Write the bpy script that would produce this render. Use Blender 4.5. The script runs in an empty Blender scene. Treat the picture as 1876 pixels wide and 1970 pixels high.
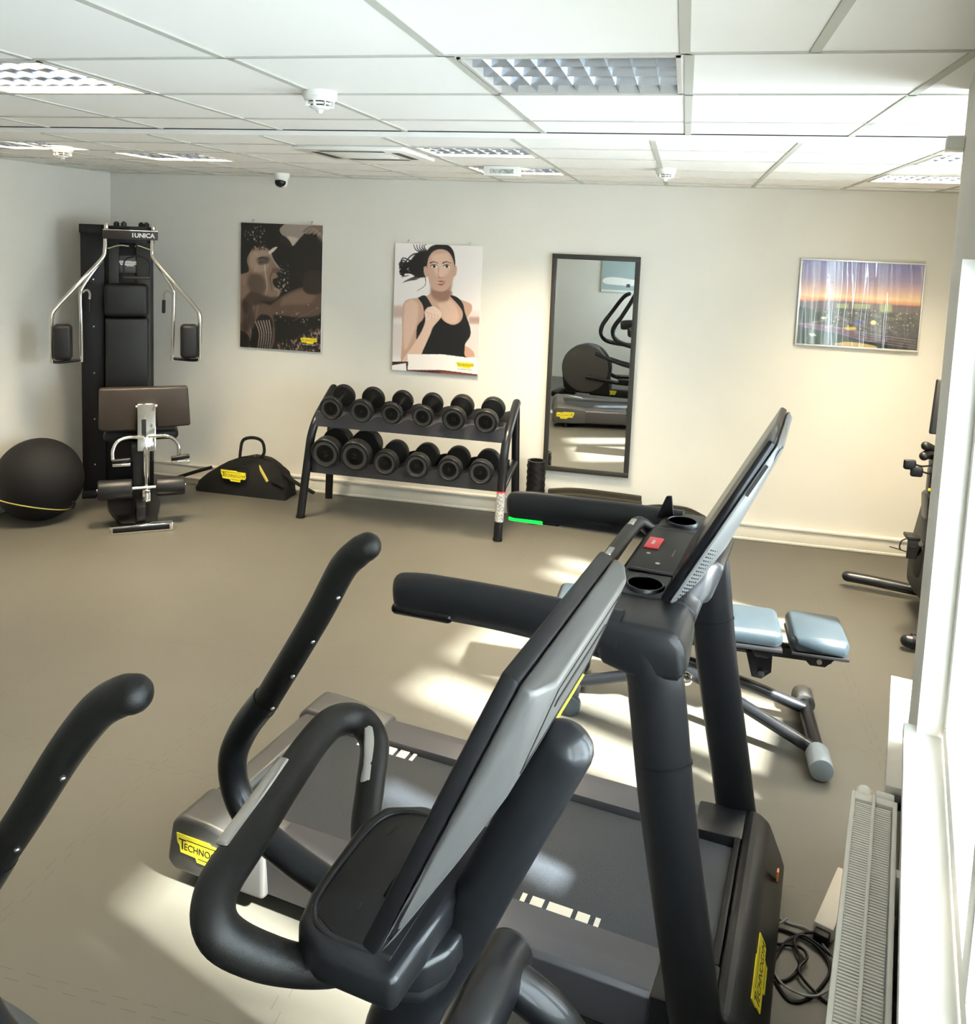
import bpy, bmesh, math, random
import numpy as np
from mathutils import Vector, Matrix, Euler
PI = math.pi
random.seed(4)
S = bpy.context.scene
COL = S.collection

# ------------------------------------------------------------------ camera
EYE = 2.05
F_PX, PY = 1652.34, 637.43
yaw, pitch, roll = -0.22204352, 0.10540608, 0.03934549
cam = bpy.data.cameras.new('camera'); camo = bpy.data.objects.new('camera', cam); COL.objects.link(camo)
fw = Vector((math.sin(yaw)*math.cos(pitch), math.cos(yaw)*math.cos(pitch), -math.sin(pitch)))
rt = Vector((math.cos(yaw), -math.sin(yaw), 0)); up = rt.cross(fw)
r2 = math.cos(roll)*rt + math.sin(roll)*up
u2 = -math.sin(roll)*rt + math.cos(roll)*up
m = Matrix((r2, u2, -fw)).transposed().to_4x4(); m.translation = (0, 0, EYE)
camo.matrix_world = m
cam.sensor_fit = 'HORIZONTAL'; cam.sensor_width = 36
cam.lens = F_PX/1876*36
cam.shift_y = (PY-985)/1876
cam.clip_start = 0.02
S.camera = camo

# ------------------------------------------------------------------ light
w = bpy.data.worlds.new('world'); S.world = w; w.use_nodes = True
bg = w.node_tree.nodes['Background']; bg.inputs[0].default_value = (0.80, 0.90, 1.0, 1); bg.inputs[1].default_value = 23.0
sun = bpy.data.lights.new('sun', 'SUN'); suno = bpy.data.objects.new('sun', sun); COL.objects.link(suno)
sun.energy = 85.0; sun.angle = math.radians(2.5); sun.color = (1.0, 0.97, 0.92)
SUN_DIR = Vector((-0.93, 0.36, -0.87)).normalized()
suno.rotation_euler = (-SUN_DIR).to_track_quat('Z', 'Y').to_euler(); suno.location = (3, -1, 4)
LAMP_W = 50.0
S.view_settings.view_transform = 'Standard'; S.view_settings.look = 'None'
S.view_settings.exposure = 0.25; S.view_settings.gamma = 1.0; S.view_settings.use_curve_mapping = False
S.cycles.use_denoising = True
S.cycles.max_bounces = 10; S.cycles.diffuse_bounces = 6; S.cycles.glossy_bounces = 5
S.cycles.sample_clamp_indirect = 8

# ------------------------------------------------------------------ materials
def mat(name, col, rough=0.5, metal=0.0, noise=0.0, nscale=40, bump=0.0, bscale=200, spec=0.5, coat=0.0, emit=None, es=1.0, col2=None):
    M = bpy.data.materials.new(name); M.use_nodes = True
    nt = M.node_tree; b = nt.nodes['Principled BSDF']
    b.inputs['Base Color'].default_value = (*col, 1); b.inputs['Roughness'].default_value = rough
    b.inputs['Metallic'].default_value = metal; b.inputs['Specular IOR Level'].default_value = spec
    b.inputs['Coat Weight'].default_value = coat
    tc = nt.nodes.new('ShaderNodeTexCoord')
    if noise > 0 or col2:
        n = nt.nodes.new('ShaderNodeTexNoise'); n.inputs['Scale'].default_value = nscale; n.inputs['Detail'].default_value = 4
        nt.links.new(tc.outputs['Object'], n.inputs['Vector'])
        r = nt.nodes.new('ShaderNodeValToRGB'); c2 = col2 or tuple(max(0, c*(1-noise)) for c in col)
        c1 = col if col2 else tuple(min(1, c*(1+noise)) for c in col)
        r.color_ramp.elements[0].color = (*c2, 1); r.color_ramp.elements[1].color = (*c1, 1)
        r.color_ramp.elements[0].position = 0.35; r.color_ramp.elements[1].position = 0.65
        nt.links.new(n.outputs['Fac'], r.inputs['Fac']); nt.links.new(r.outputs['Color'], b.inputs['Base Color'])
    if bump > 0:
        n2 = nt.nodes.new('ShaderNodeTexNoise'); n2.inputs['Scale'].default_value = bscale; n2.inputs['Detail'].default_value = 3
        nt.links.new(tc.outputs['Object'], n2.inputs['Vector'])
        bp = nt.nodes.new('ShaderNodeBump'); bp.inputs['Strength'].default_value = bump; bp.inputs['Distance'].default_value = 0.002
        nt.links.new(n2.outputs['Fac'], bp.inputs['Height']); nt.links.new(bp.outputs['Normal'], b.inputs['Normal'])
    if emit:
        b.inputs['Emission Color'].default_value = (*emit, 1); b.inputs['Emission Strength'].default_value = es
    return M

WALL = mat('wall_paint', (0.70, 0.68, 0.63), 0.75, bump=0.10, bscale=260, spec=0.2, noise=0.015, nscale=3)
CEIL = mat('ceiling_tile', (0.90, 0.89, 0.87), 0.8, bump=0.12, bscale=500, spec=0.15)
GRID = mat('ceiling_bar', (0.50, 0.50, 0.46), 0.55, spec=0.3)
WHITE = mat('white_plastic', (0.80, 0.79, 0.75), 0.4)
WHITEM = mat('white_enamel', (0.74, 0.72, 0.67), 0.35)
FRAMEM = mat('window_frame_paint', (0.66, 0.62, 0.56), 0.45)
TRIMM = mat('skirting_paint', (0.70, 0.67, 0.60), 0.4)
BLACK = mat('black_plastic', (0.004, 0.004, 0.005), 0.45, spec=0.28)
SHELL = mat('charcoal_shell', (0.012, 0.0125, 0.0145), 0.38, metal=0.25, bump=0.05, bscale=900, spec=0.4)
SHELL2 = mat('charcoal_painted_steel', (0.009, 0.0098, 0.012), 0.36, metal=0.35, coat=0.15, spec=0.4)
RAIL = mat('grey_footrail', (0.07, 0.067, 0.074), 0.42, metal=0.2, bump=0.05, bscale=900)
SILVER = mat('silver_shell', (0.2, 0.203, 0.208), 0.38, metal=0.45)
GREYSH = mat('grey_shell', (0.07, 0.068, 0.066), 0.40, metal=0.3)
BELT = mat('running_belt', (0.016, 0.02, 0.026), 0.55, noise=0.25, nscale=160, bump=0.25, bscale=900)
RUBBER = mat('black_rubber', (0.005, 0.0048, 0.0045), 0.42, bump=0.25, bscale=900, spec=0.28)
GLASSB = mat('screen_glass', (0.004, 0.004, 0.005), 0.22, spec=0.3)
CHROME = mat('chrome', (0.80, 0.78, 0.74), 0.09, metal=1.0)
STEEL = mat('brushed_steel', (0.55, 0.54, 0.52), 0.28, metal=1.0)
LEATH = mat('dark_brown_leather', (0.028, 0.021, 0.017), 0.40, bump=0.3, bscale=300, spec=0.28)
LEATHB = mat('black_leather', (0.008, 0.008, 0.009), 0.42, bump=0.3, bscale=300, spec=0.28)
LEATHG = mat('blue_grey_leather', (0.016, 0.024, 0.03), 0.36, bump=0.2, bscale=300)
URETH = mat('dumbbell_rubber', (0.005, 0.0055, 0.006), 0.5, bump=0.15, bscale=400, spec=0.28)
FACEM = mat('dumbbell_face', (0.034, 0.036, 0.036), 0.5)
TRAYM = mat('rack_tray', (0.032, 0.033, 0.04), 0.5, bump=0.15, bscale=300)
INK = mat('black_ink', (0.004, 0.004, 0.004), 0.5)
INKW = mat('white_ink', (0.75, 0.75, 0.73), 0.5)
YEL = mat('yellow_badge', (0.78, 0.66, 0.03), 0.4)
YELD = mat('yellow_trim', (0.60, 0.50, 0.10), 0.5)
RED = mat('red_button', (0.70, 0.03, 0.04), 0.35)
GREEN = mat('green_led', (0.0, 0.35, 0.06), 0.4, emit=(0.0, 0.9, 0.06), es=0.9)
CREAM = mat('cream_marking', (0.72, 0.66, 0.55), 0.5)
CLOTH = mat('black_nylon', (0.0045, 0.0045, 0.0045), 0.8, bump=0.5, bscale=160, spec=0.28)
MATM = mat('exercise_mat_foam', (0.02, 0.017, 0.01), 0.75, bump=0.3, bscale=60, spec=0.28)
ROPEM = mat('grey_fleece', (0.34, 0.30, 0.24), 0.9, bump=1.0, bscale=90, noise=0.35, nscale=90)
BALLM = mat('ball_cover', (0.0035, 0.003, 0.0035), 0.75, bump=0.4, bscale=500, spec=0.28)
MIRROR = mat('mirror_glass', (0.92, 0.93, 0.90), 0.01, metal=1.0)
DKFRAME = mat('dark_grey_frame', (0.028, 0.027, 0.024), 0.45, spec=0.28)
ALU = mat('aluminium_frame', (0.62, 0.62, 0.60), 0.35, metal=0.6)
LABELG = mat('warning_sticker', (0.35, 0.35, 0.35), 0.5, noise=0.5, nscale=90)
ORANGE = mat('orange_sticker', (0.75, 0.22, 0.06), 0.5)
CABLEG = mat('grey_cable', (0.28, 0.28, 0.27), 0.5)
REFL = mat('louvre_reflector', (0.55, 0.58, 0.64), 0.16, metal=1.0)
LAMPM = mat('lamp_interior', (0.55, 0.53, 0.5), 0.4)
CAP = mat('pale_grey_cap', (0.2, 0.225, 0.24), 0.4)

def floor_material():
    M = bpy.data.materials.new('rubber_floor'); M.use_nodes = True
    nt = M.node_tree; b = nt.nodes['Principled BSDF']; N = nt.nodes.new; L = nt.links.new
    tc = N('ShaderNodeTexCoord')
    n = N('ShaderNodeTexNoise'); n.inputs['Scale'].default_value = 1.2; n.inputs['Detail'].default_value = 6
    L(tc.outputs['Object'], n.inputs['Vector'])
    r = N('ShaderNodeValToRGB'); r.color_ramp.elements[0].color = (0.068, 0.063, 0.051, 1); r.color_ramp.elements[1].color = (0.081, 0.076, 0.062, 1)
    r.color_ramp.elements[0].position = 0.3; r.color_ramp.elements[1].position = 0.7
    L(n.outputs['Fac'], r.inputs['Fac'])
    # jigsaw seams: wavy lines every 0.9 m
    sx = N('ShaderNodeSeparateXYZ'); L(tc.outputs['Object'], sx.inputs[0])
    def mth(op, a, v=None, c=None):
        q = N('ShaderNodeMath'); q.operation = op
        for i, s in enumerate((a, v, c)):
            if s is None: continue
            if isinstance(s, (int, float)): q.inputs[i].default_value = s
            else: L(s, q.inputs[i])
        return q.outputs[0]
    def seam(a, o):
        tri = mth('PINGPONG', o, 0.045)
        sq = mth('MULTIPLY', mth('GREATER_THAN', tri, 0.0225), 0.028)
        p = mth('ADD', a, sq)
        d = mth('PINGPONG', p, 0.46)
        return mth('LESS_THAN', d, 0.0012)
    s = mth('MAXIMUM', seam(sx.outputs[0], sx.outputs[1]), seam(sx.outputs[1], sx.outputs[0]))
    mx = N('ShaderNodeMix'); mx.data_type = 'RGBA'; L(s, mx.inputs[0]); L(r.outputs['Color'], mx.inputs[6])
    mx.inputs[7].default_value = (0.045, 0.041, 0.034, 1)
    L(mx.outputs[2], b.inputs['Base Color'])
    b.inputs['Roughness'].default_value = 0.46; b.inputs['Specular IOR Level'].default_value = 0.55
    n2 = N('ShaderNodeTexNoise'); n2.inputs['Scale'].default_value = 220; L(tc.outputs['Object'], n2.inputs['Vector'])
    bp = N('ShaderNodeBump'); bp.inputs['Strength'].default_value = 0.12; bp.inputs['Distance'].default_value = 0.002
    L(n2.outputs['Fac'], bp.inputs['Height']); L(bp.outputs['Normal'], b.inputs['Normal'])
    return M
FLOORM = floor_material()

def glass_material():
    M = bpy.data.materials.new('window_glass'); M.use_nodes = True
    nt = M.node_tree; nt.nodes.clear(); N = nt.nodes.new; L = nt.links.new
    o = N('ShaderNodeOutputMaterial'); mx = N('ShaderNodeMixShader'); t = N('ShaderNodeBsdfTransparent'); g = N('ShaderNodeBsdfGlossy')
    t.inputs[0].default_value = (0.95, 0.98, 0.97, 1); g.inputs['Roughness'].default_value = 0.02
    mx.inputs[0].default_value = 0.05
    mx.inputs[0].default_value = 0.05; L(t.outputs[0], mx.inputs[1]); L(g.outputs[0], mx.inputs[2]); L(mx.outputs[0], o.inputs[0])
    return M
GLASS = glass_material()

def print_material(name, rough, coat):
    M = bpy.data.materials.new(name); M.use_nodes = True
    nt = M.node_tree; b = nt.nodes['Principled BSDF']
    a = nt.nodes.new('ShaderNodeAttribute'); a.attribute_name = 'print'
    nt.links.new(a.outputs['Color'], b.inputs['Base Color']); b.inputs['Roughness'].default_value = rough
    b.inputs['Coat Weight'].default_value = coat; b.inputs['Coat Roughness'].default_value = 0.03
    return M
PRINT = print_material('poster_print', 0.5, 0.0)
PRINTG = print_material('framed_print', 0.35, 0.6)

# ------------------------------------------------------------------ mesh helpers
OFF = Vector((0, 0, 0))
def catmull(P, n):
    P = [Vector(p) for p in P]
    if n <= 1 or len(P) < 3: return P
    out = []
    for i in range(len(P)-1):
        p0 = P[i-1] if i > 0 else 2*P[0]-P[1]; p1 = P[i]; p2 = P[i+1]
        p3 = P[i+2] if i+2 < len(P) else 2*P[-1]-P[-2]
        for k in range(n):
            t = k/n
            out.append(0.5*((2*p1)+(-p0+p2)*t+(2*p0-5*p1+4*p2-p3)*t*t+(-p0+3*p1-3*p2+p3)*t**3))
    out.append(P[-1]); return out

class MB:
    def __init__(s): s.bm = bmesh.new()
    def _add(s, verts, faces):
        vs = [s.bm.verts.new(v) for v in verts]
        for f in faces:
            try: s.bm.faces.new([vs[i] for i in f])
            except ValueError: pass
        return vs
    def hull(s, pts, bev=0.0, seg=2):
        t = bmesh.new()
        for p in pts: t.verts.new(p)
        bmesh.ops.convex_hull(t, input=t.verts[:])
        bmesh.ops.dissolve_limit(t, angle_limit=0.02, verts=t.verts[:], edges=t.edges[:])
        if bev > 0: bmesh.ops.bevel(t, geom=t.edges[:], offset=bev, segments=seg, affect='EDGES', profile=0.5)
        s._merge(t); return s
    def _merge(s, t):
        bmesh.ops.recalc_face_normals(t, faces=t.faces[:])
        me = bpy.data.meshes.new('tmp'); t.to_mesh(me); s.bm.from_mesh(me); bpy.data.meshes.remove(me); t.free()
    def box(s, x0, x1, y0, y1, z0, z1, bev=0.0, seg=2, M=None):
        t = bmesh.new()
        vs = [t.verts.new((x, y, z)) for x in (x0, x1) for y in (y0, y1) for z in (z0, z1)]
        for f in ((0, 1, 3, 2), (4, 6, 7, 5), (0, 4, 5, 1), (2, 3, 7, 6), (0, 2, 6, 4), (1, 5, 7, 3)): t.faces.new([vs[i] for i in f])
        if bev > 0: bmesh.ops.bevel(t, geom=t.edges[:], offset=bev, segments=seg, affect='EDGES', profile=0.5)
        if M is not None: bmesh.ops.transform(t, matrix=M, verts=t.verts[:])
        s._merge(t); return s
    def tube(s, P, r, seg=16, n=6, ry=None, upv=None, cap='flat', rs=None, closed=False, capend=None):
        P = catmull(P, n); N = len(P)
        tan = []
        for i in range(N):
            a = P[max(i-1, 0)]; b = P[min(i+1, N-1)]; tan.append((b-a).normalized())
        if upv is None:
            u = Vector((0, 0, 1))
            if abs(tan[0].dot(u)) > 0.9: u = Vector((1, 0, 0))
        else: u = Vector(upv)
        rings = []
        def ring(c, t, u, kx, ky):
            sd = u.cross(t).normalized(); uu = t.cross(sd).normalized()
            return [c+sd*(kx*math.cos(2*PI*k/seg))+uu*(ky*math.sin(2*PI*k/seg)) for k in range(seg)], uu
        us = []
        for i in range(N):
            if rs:
                f = i/(N-1)*(len(rs)-1); k = min(int(f), len(rs)-2); f -= k
                sc = rs[k]*(1-f)+rs[k+1]*f
            else: sc = 1.0
            kx = r*sc; ky = (ry or r)*sc
            uu = Vector(upv) if upv is not None else u
            rg, u = ring(P[i], tan[i], uu, kx, ky)
            rings.append(rg); us.append((u.copy(), kx, ky))
        capend = capend or (cap, cap)
        pre, post = [], []
        if capend[0] == 'round':
            uu, kx, ky = us[0]; e = min(kx, ky)
            for a in (80, 60, 40, 20): pre.append(ring(P[0]-tan[0]*e*math.sin(math.radians(a)), tan[0], uu, max(kx-e, 0)+e*math.cos(math.radians(a)), max(ky-e, 0)+e*math.cos(math.radians(a)))[0])
        if capend[1] == 'round':
            uu, kx, ky = us[-1]; e = min(kx, ky)
            for a in (20, 40, 60, 80): post.append(ring(P[-1]+tan[-1]*e*math.sin(math.radians(a)), tan[-1], uu, max(kx-e, 0)+e*math.cos(math.radians(a)), max(ky-e, 0)+e*math.cos(math.radians(a)))[0])
        rings = pre+rings+post
        vs = [[s.bm.verts.new(v) for v in rg] for rg in rings]
        for i in range(len(vs)-1):
            for k in range(seg):
                s.bm.faces.new((vs[i][k], vs[i][(k+1) % seg], vs[i+1][(k+1) % seg], vs[i+1][k]))
        s.bm.faces.new(vs[0][::-1]); s.bm.faces.new(vs[-1])
        return s
    def cyl(s, p0, p1, r, r2=None, seg=24, bev=0.0):
        p0 = Vector(p0); p1 = Vector(p1); d = p1-p0; L = d.length
        prof = [(r, 0), (r2 if r2 is not None else r, L)]
        if bev > 0:
            ra, rb = prof[0][0], prof[1][0]
            prof = [(ra-bev, 0), (ra-bev*0.3, bev*0.3), (ra, bev), (rb, L-bev), (rb-bev*0.3, L-bev*0.3), (rb-bev, L)]
        return s.lathe(p0, d, prof, seg)
    def lathe(s, c, axis, prof, seg=32, sx=1.0):
        c = Vector(c); a = Vector(axis).normalized(); q = a.to_track_quat('Z', 'Y').to_matrix()
        rings = []
        for r, h in prof:
            if r < 1e-6: rings.append([s.bm.verts.new(c+a*h)])
            else: rings.append([s.bm.verts.new(c+q@Vector((r*math.cos(2*PI*k/seg)*sx, r*math.sin(2*PI*k/seg), h))) for k in range(seg)])
        for i in range(len(rings)-1):
            A, B = rings[i], rings[i+1]
            for k in range(seg):
                k2 = (k+1) % seg
                if len(A) == 1 and len(B) == 1: continue
                if len(A) == 1: s.bm.faces.new((A[0], B[k2], B[k]))
                elif len(B) == 1: s.bm.faces.new((A[k], A[k2], B[0]))
                else: s.bm.faces.new((A[k], A[k2], B[k2], B[k]))
        if len(rings[0]) > 1: s.bm.faces.new(rings[0][::-1])
        if len(rings[-1]) > 1: s.bm.faces.new(rings[-1])
        return s
    def prism(s, P2, plane, lo, hi, bev=0.0, seg=2):
        t = bmesh.new()
        def mp(p, h):
            return {'xy': (p[0], p[1], h), 'xz': (p[0], h, p[1]), 'yz': (h, p[0], p[1])}[plane]
        A = [t.verts.new(mp(p, lo)) for p in P2]; B = [t.verts.new(mp(p, hi)) for p in P2]; n = len(P2)
        t.faces.new(A); t.faces.new(B[::-1])
        for k in range(n): t.faces.new((A[k], B[k], B[(k+1) % n], A[(k+1) % n]))
        bmesh.ops.recalc_face_normals(t, faces=t.faces[:])
        if bev > 0: bmesh.ops.bevel(t, geom=t.edges[:], offset=bev, segments=seg, affect='EDGES', profile=0.5)
        s._merge(t); return s
    def quad(s, a, b, c, d): s._add([a, b, c, d], [(0, 1, 2, 3)]); return s
    def xform(s, M): bmesh.ops.transform(s.bm, matrix=M, verts=s.bm.verts[:]); return s
    def out(s, name, material, parent=None, angle=35, recalc=True):
        if recalc: bmesh.ops.recalc_face_normals(s.bm, faces=s.bm.faces[:])
        if OFF.length > 0: bmesh.ops.translate(s.bm, vec=-OFF, verts=s.bm.verts[:])
        me = bpy.data.meshes.new(name); s.bm.to_mesh(me); s.bm.free()
        me.materials.append(material)
        me.polygons.foreach_set('use_smooth', [True]*len(me.polygons))
        me.set_sharp_from_angle(angle=math.radians(angle))
        o = bpy.data.objects.new(name, me); COL.objects.link(o)
        if parent is not None: o.parent = parent
        return o

def tag(o, label=None, cat=None, group=None, kind=None):
    if label: o['label'] = label
    if cat: o['category'] = cat
    if group: o['group'] = group
    if kind: o['kind'] = kind
    return o
def thing(name, label, cat, origin=(0, 0, 0), A=0.0, group=None):
    """Empty at the thing's base; parts are then given in the frame turned by -A about the world origin."""
    global OFF
    o = bpy.data.objects.new(name, None); COL.objects.link(o); o.empty_display_size = 0.1
    OFF = Vector(origin)
    o.rotation_euler = (0, 0, -A)
    o.location = Matrix.Rotation(-A, 3, 'Z') @ OFF
    return tag(o, label, cat, group)
def world0():
    global OFF
    OFF = Vector((0, 0, 0))
def struct(name, mb, m, A=0.0, **k):
    o = mb.out(name, m, **k); o['kind'] = 'structure'; o.rotation_euler = (0, 0, -A); return o
def copy_tree(o, parent=None):
    c = o.copy(); COL.objects.link(c); c.parent = parent
    for ch in list(o.children): copy_tree(ch, c)
    return c
def text(name, s, size, material, parent, origin, xd, yd, ext=0.0006, align='CENTER', offset=0.0, sx=1.0):
    cu = bpy.data.curves.new('t', 'FONT'); cu.body = s; cu.size = size; cu.align_x = align; cu.align_y = 'CENTER'; cu.extrude = ext; cu.offset = offset
    cu.resolution_u = 3
    to = bpy.data.objects.new('t', cu); me = bpy.data.meshes.new_from_object(to)
    bpy.data.objects.remove(to); bpy.data.curves.remove(cu)
    xd = Vector(xd).normalized(); yd = Vector(yd).normalized(); zd = xd.cross(yd)
    M = Matrix((xd, yd, zd)).transposed().to_4x4(); M.translation = Vector(origin)-OFF
    me.transform(M @ Matrix.Diagonal((sx, 1, 1, 1))); me.materials.clear(); me.materials.append(material); me.name = name
    o = bpy.data.objects.new(name, me); COL.objects.link(o); o.parent = parent
    return o
BADGE = [(0.0, 1.0), (0.62, 1.0), (0.66, 0.92), (0.98, 0.92), (1.0, 0.45), (0.97, 0.28), (0.80, 0.28), (0.78, 0.0), (0.40, 0.0), (0.37, 0.18), (0.08, 0.20), (0.06, 0.5), (0.02, 0.6)]
def badge(parent, origin, xd, yd, wd, ht, m=None, ink=None, th=0.003, words='TECHNOGYM', name='badge'):
    """origin = lower left corner; a cut-out plate with its lettering and two rules."""
    xd = Vector(xd).normalized(); yd = Vector(yd).normalized(); zd = xd.cross(yd); o = Vector(origin)
    b = MB(); n = len(BADGE)
    P = [o+xd*(p[0]*wd)+yd*(p[1]*ht) for p in BADGE]
    b._add([p for p in P]+[p+zd*th for p in P], [tuple(range(n))[::-1], tuple(range(n, 2*n))]+[(k, (k+1) % n, n+(k+1) % n, n+k) for k in range(n)])
    pl = b.out(name, m or YEL, parent, recalc=False)
    c = o+zd*(th+0.0003)
    cap = text('lettering', words[0], ht*0.66, ink or INK, pl, c+xd*wd*0.12+yd*ht*0.56, xd, yd, ext=0.0003)
    t2 = text('lettering', words[1:], ht*0.42, ink or INK, pl, c+xd*wd*0.56+yd*ht*0.50, xd, yd, ext=0.0003, sx=0.95*wd/(ht*2.75))
    r = MB()
    for (x0, x1, y0, y1) in ((0.20, 0.80, 0.80, 0.84), (0.42, 0.90, 0.16, 0.20)):
        q = [c+xd*wd*x+yd*ht*y for x, y in ((x0, y0), (x1, y0), (x1, y1), (x0, y1))]
        r.quad(*q)
    r.out('rule', ink or INK, pl, recalc=False)
    return pl

AW, AT = 0.2325, 0.1625           # window wall and machines are turned a little from the back wall
ZC, ZC2 = 2.51, 2.485
YB, XL, YN = 6.255, -4.631, -0.62
def tw(a, b, z=0, A=AT):
    return Vector((a*math.cos(A)+b*math.sin(A), -a*math.sin(A)+b*math.cos(A), z))

# ================================================================== STRUCTURE
struct('floor', MB().box(-4.8, 3.0, -1.2, 6.5, -0.1, 0), FLOORM)
struct('wall_back', MB().box(-4.8, 2.6, YB, YB+0.15, 0, 2.75), WALL)
struct('wall_left', MB().box(XL-0.15, XL, YN, YB+0.15, 0, 2.75), WALL)
struct('wall_front', MB().box(-4.8, 0.06, YN-0.15, YN, 0, 2.75), WALL)

# window wall, frame W: a = towards the outside, b = along the wall
SILL, HEAD, B0, B1, BP = 0.93, 2.05, -0.45, 2.2, 2.72
AO = 0.62                                          # inner face of the recessed wall beyond the pier
b = MB()
b.box(0.10, 0.34, -0.75, B1, 0, SILL-0.03)
b.box(0.10, 0.34, -0.75, B1, HEAD, 2.75)
b.box(0.10, 0.34, -0.75, B0, SILL-0.03, HEAD)
b.box(0.10, AO+0.25, B1, BP, 0, 2.75)              # the pier
struct('wall_right', b, WALL, AW)
b = MB()
b.box(AO, AO+0.25, BP, 6.8, 0, 0.85); b.box(AO, AO+0.25, BP, 6.8, 2.42, 2.75)
b.box(AO, AO+0.25, 4.85, 6.8, 0.85, 2.42); b.box(AO, AO+0.25, BP, BP+0.06, 0.85, 2.42); b.box(AO, AO+0.25, 3.85, 4.38, 0.85, 2.42)
struct('wall_recess', b, WALL, AW)
# near window
wf = struct('window_1', MB().box(0.155, 0.20, B0, B1, SILL, SILL+0.05, 0.004).box(0.155, 0.20, B0, B1, HEAD-0.05, HEAD, 0.004)
            .box(0.155, 0.20, B1-0.05, B1, SILL+0.05, HEAD-0.05, 0.004).box(0.155, 0.20, B0, B0+0.05, SILL+0.05, HEAD-0.05, 0.004)
            .box(0.155, 0.20, 1.34, 1.42, SILL+0.05, HEAD-0.05, 0.004).box(0.155, 0.20, 0.42, 0.50, SILL+0.05, HEAD-0.05, 0.004), FRAMEM, AW)
MB().box(0.175, 0.181, B0+0.05, B1-0.05, SILL+0.05, HEAD-0.05).out('pane', GLASS, wf)
sl = struct('trim_1', MB().box(0.072, 0.155, B0, 2.235, SILL-0.03, SILL, 0.004), WHITE, AW)
# low boxed ledge that runs along the wall under the window and past the pier
struct('trim_2', MB().box(0.058, 0.10, 2.47, 3.14, 0, 0.60, 0.004).box(0.050, 0.12, 2.465, 3.15, 0.60, 0.625, 0.004), FRAMEM, AW)
# recessed window
f = MB()
V0, V1 = 0.85, 2.42
W0, W1 = BP+0.06, 3.85
f.box(AO+0.08, AO+0.13, W0, W1, V0, V0+0.05, 0.004).box(AO+0.08, AO+0.13, W0, W1, V1-0.05, V1, 0.004)
for q, qw in ((W0, 0.04), (3.08, 0.14), (W1-0.05, 0.05)): f.box(AO+0.08, AO+0.13, q, q+qw, V0+0.05, V1-0.05, 0.004)
wr = struct('window_2', f, FRAMEM, AW)
MB().box(AO+0.10, AO+0.106, W0+0.05, W1-0.05, V0+0.05, V1-0.05).out('pane', GLASS, wr)
f = MB().box(AO+0.08, AO+0.13, 4.38, 4.85, V0, V0+0.05, 0.004).box(AO+0.08, AO+0.13, 4.38, 4.85, V1-0.05, V1, 0.004)
for q, qw in ((4.38, 0.04), (4.57, 0.06), (4.81, 0.04)): f.box(AO+0.08, AO+0.13, q, q+qw, V0+0.05, V1-0.05, 0.004)
wr3 = struct('window_3', f, FRAMEM, AW)
MB().box(AO+0.10, AO+0.106, 4.42, 4.81, V0+0.05, V1-0.05).out('pane', GLASS, wr3)
struct('trim_3', MB().box(AO-0.03, AO+0.08, W0, W1, V0-0.03, V0, 0.004), WHITE, AW)

# unseen fin added outside to block sun through part of the near window
struct('sun_blocker_fin', MB().box(0.95, 1.05, 1.57, 1.95, 0, 3.4), WALL, AW)

struct('sun_blocker_wall', MB().box(5.0, 6.0, -7.0, 0.72, 0, 6.6), WALL, AW)  # tall wall out of view, added to keep sun off the nearer panes
# skirting on the back and left wall: a low white trunking
b = MB(); b.box(XL, 2.3, YB-0.035, YB, 0.0, 0.105, 0.004); b.box(XL, 2.3, YB-0.045, YB, 0.105, 0.122, 0.003); b.box(XL, 2.3, YB-0.041, YB, 0.0, 0.018, 0.003)
struct('baseboard_back', b, TRIMM)
b = MB(); b.box(XL, XL+0.035, YN, YB-0.05, 0.0, 0.105, 0.004); b.box(XL, XL+0.045, YN, YB-0.05, 0.105, 0.122, 0.003)
struct('baseboard_left', b, TRIMM)

# ---- suspended ceiling: near field a little higher than the far field
YS = 3.625
NX = [-4.22, -3.62, -3.02, -2.41, -1.81, -1.22, -0.61, -0.02, 0.60, 1.2]
NX0 = [-4.22, -3.62, -3.02, -2.41, -1.84, -1.24, -0.63, -0.03, 0.26, 0.86]
NY = [-0.20, 0.38, 0.96, 1.54, 2.14, 2.70, 3.28]
FX = [-4.26, -3.66, -3.08, -2.50, -1.92, -1.33, -0.75, -0.16, 0.42, 1.0, 1.58]
FY = [4.00, 4.45, 5.02, 5.52, 5.98]
NEARL = [(-0.60, -0.04, 2.165, 2.685), (-2.39, -1.83, 2.165, 2.685)]
FARL = [(-1.31, -0.77, 4.02, 4.43), (-1.31, -0.77, 5.04, 5.50), (-3.36, -2.80, 4.55, 5.0), (1.02, 1.56, 4.02, 4.43), (1.02, 1.56, 5.04, 5.50), (-3.94, -3.40, 4.02, 4.43)]
CASS = (-1.94, -1.36, 4.0, 4.56)
def slab_with_holes(mb, x0, x1, y0, y1, z0, z1, holes):
    xs = sorted({x0, x1, *[h[0] for h in holes], *[h[1] for h in holes]}); ys = sorted({y0, y1, *[h[2] for h in holes], *[h[3] for h in holes]})
    for i in range(len(xs)-1):
        for j in range(len(ys)-1):
            cx, cy = (xs[i]+xs[i+1])/2, (ys[j]+ys[j+1])/2
            if any(h[0] < cx < h[1] and h[2] < cy < h[3] for h in holes): continue
            mb.box(xs[i], xs[i+1], ys[j], ys[j+1], z0, z1)
b = MB()
slab_with_holes(b, -4.8, 3.0, -0.9, YS, ZC, ZC+0.03, NEARL)
slab_with_holes(b, -4.8, 3.0, YS+0.01, 6.45, ZC2, ZC2+0.03, FARL)
b.box(-4.8, 3.0, YS, YS+0.008, ZC2, ZC-0.0002)
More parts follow.
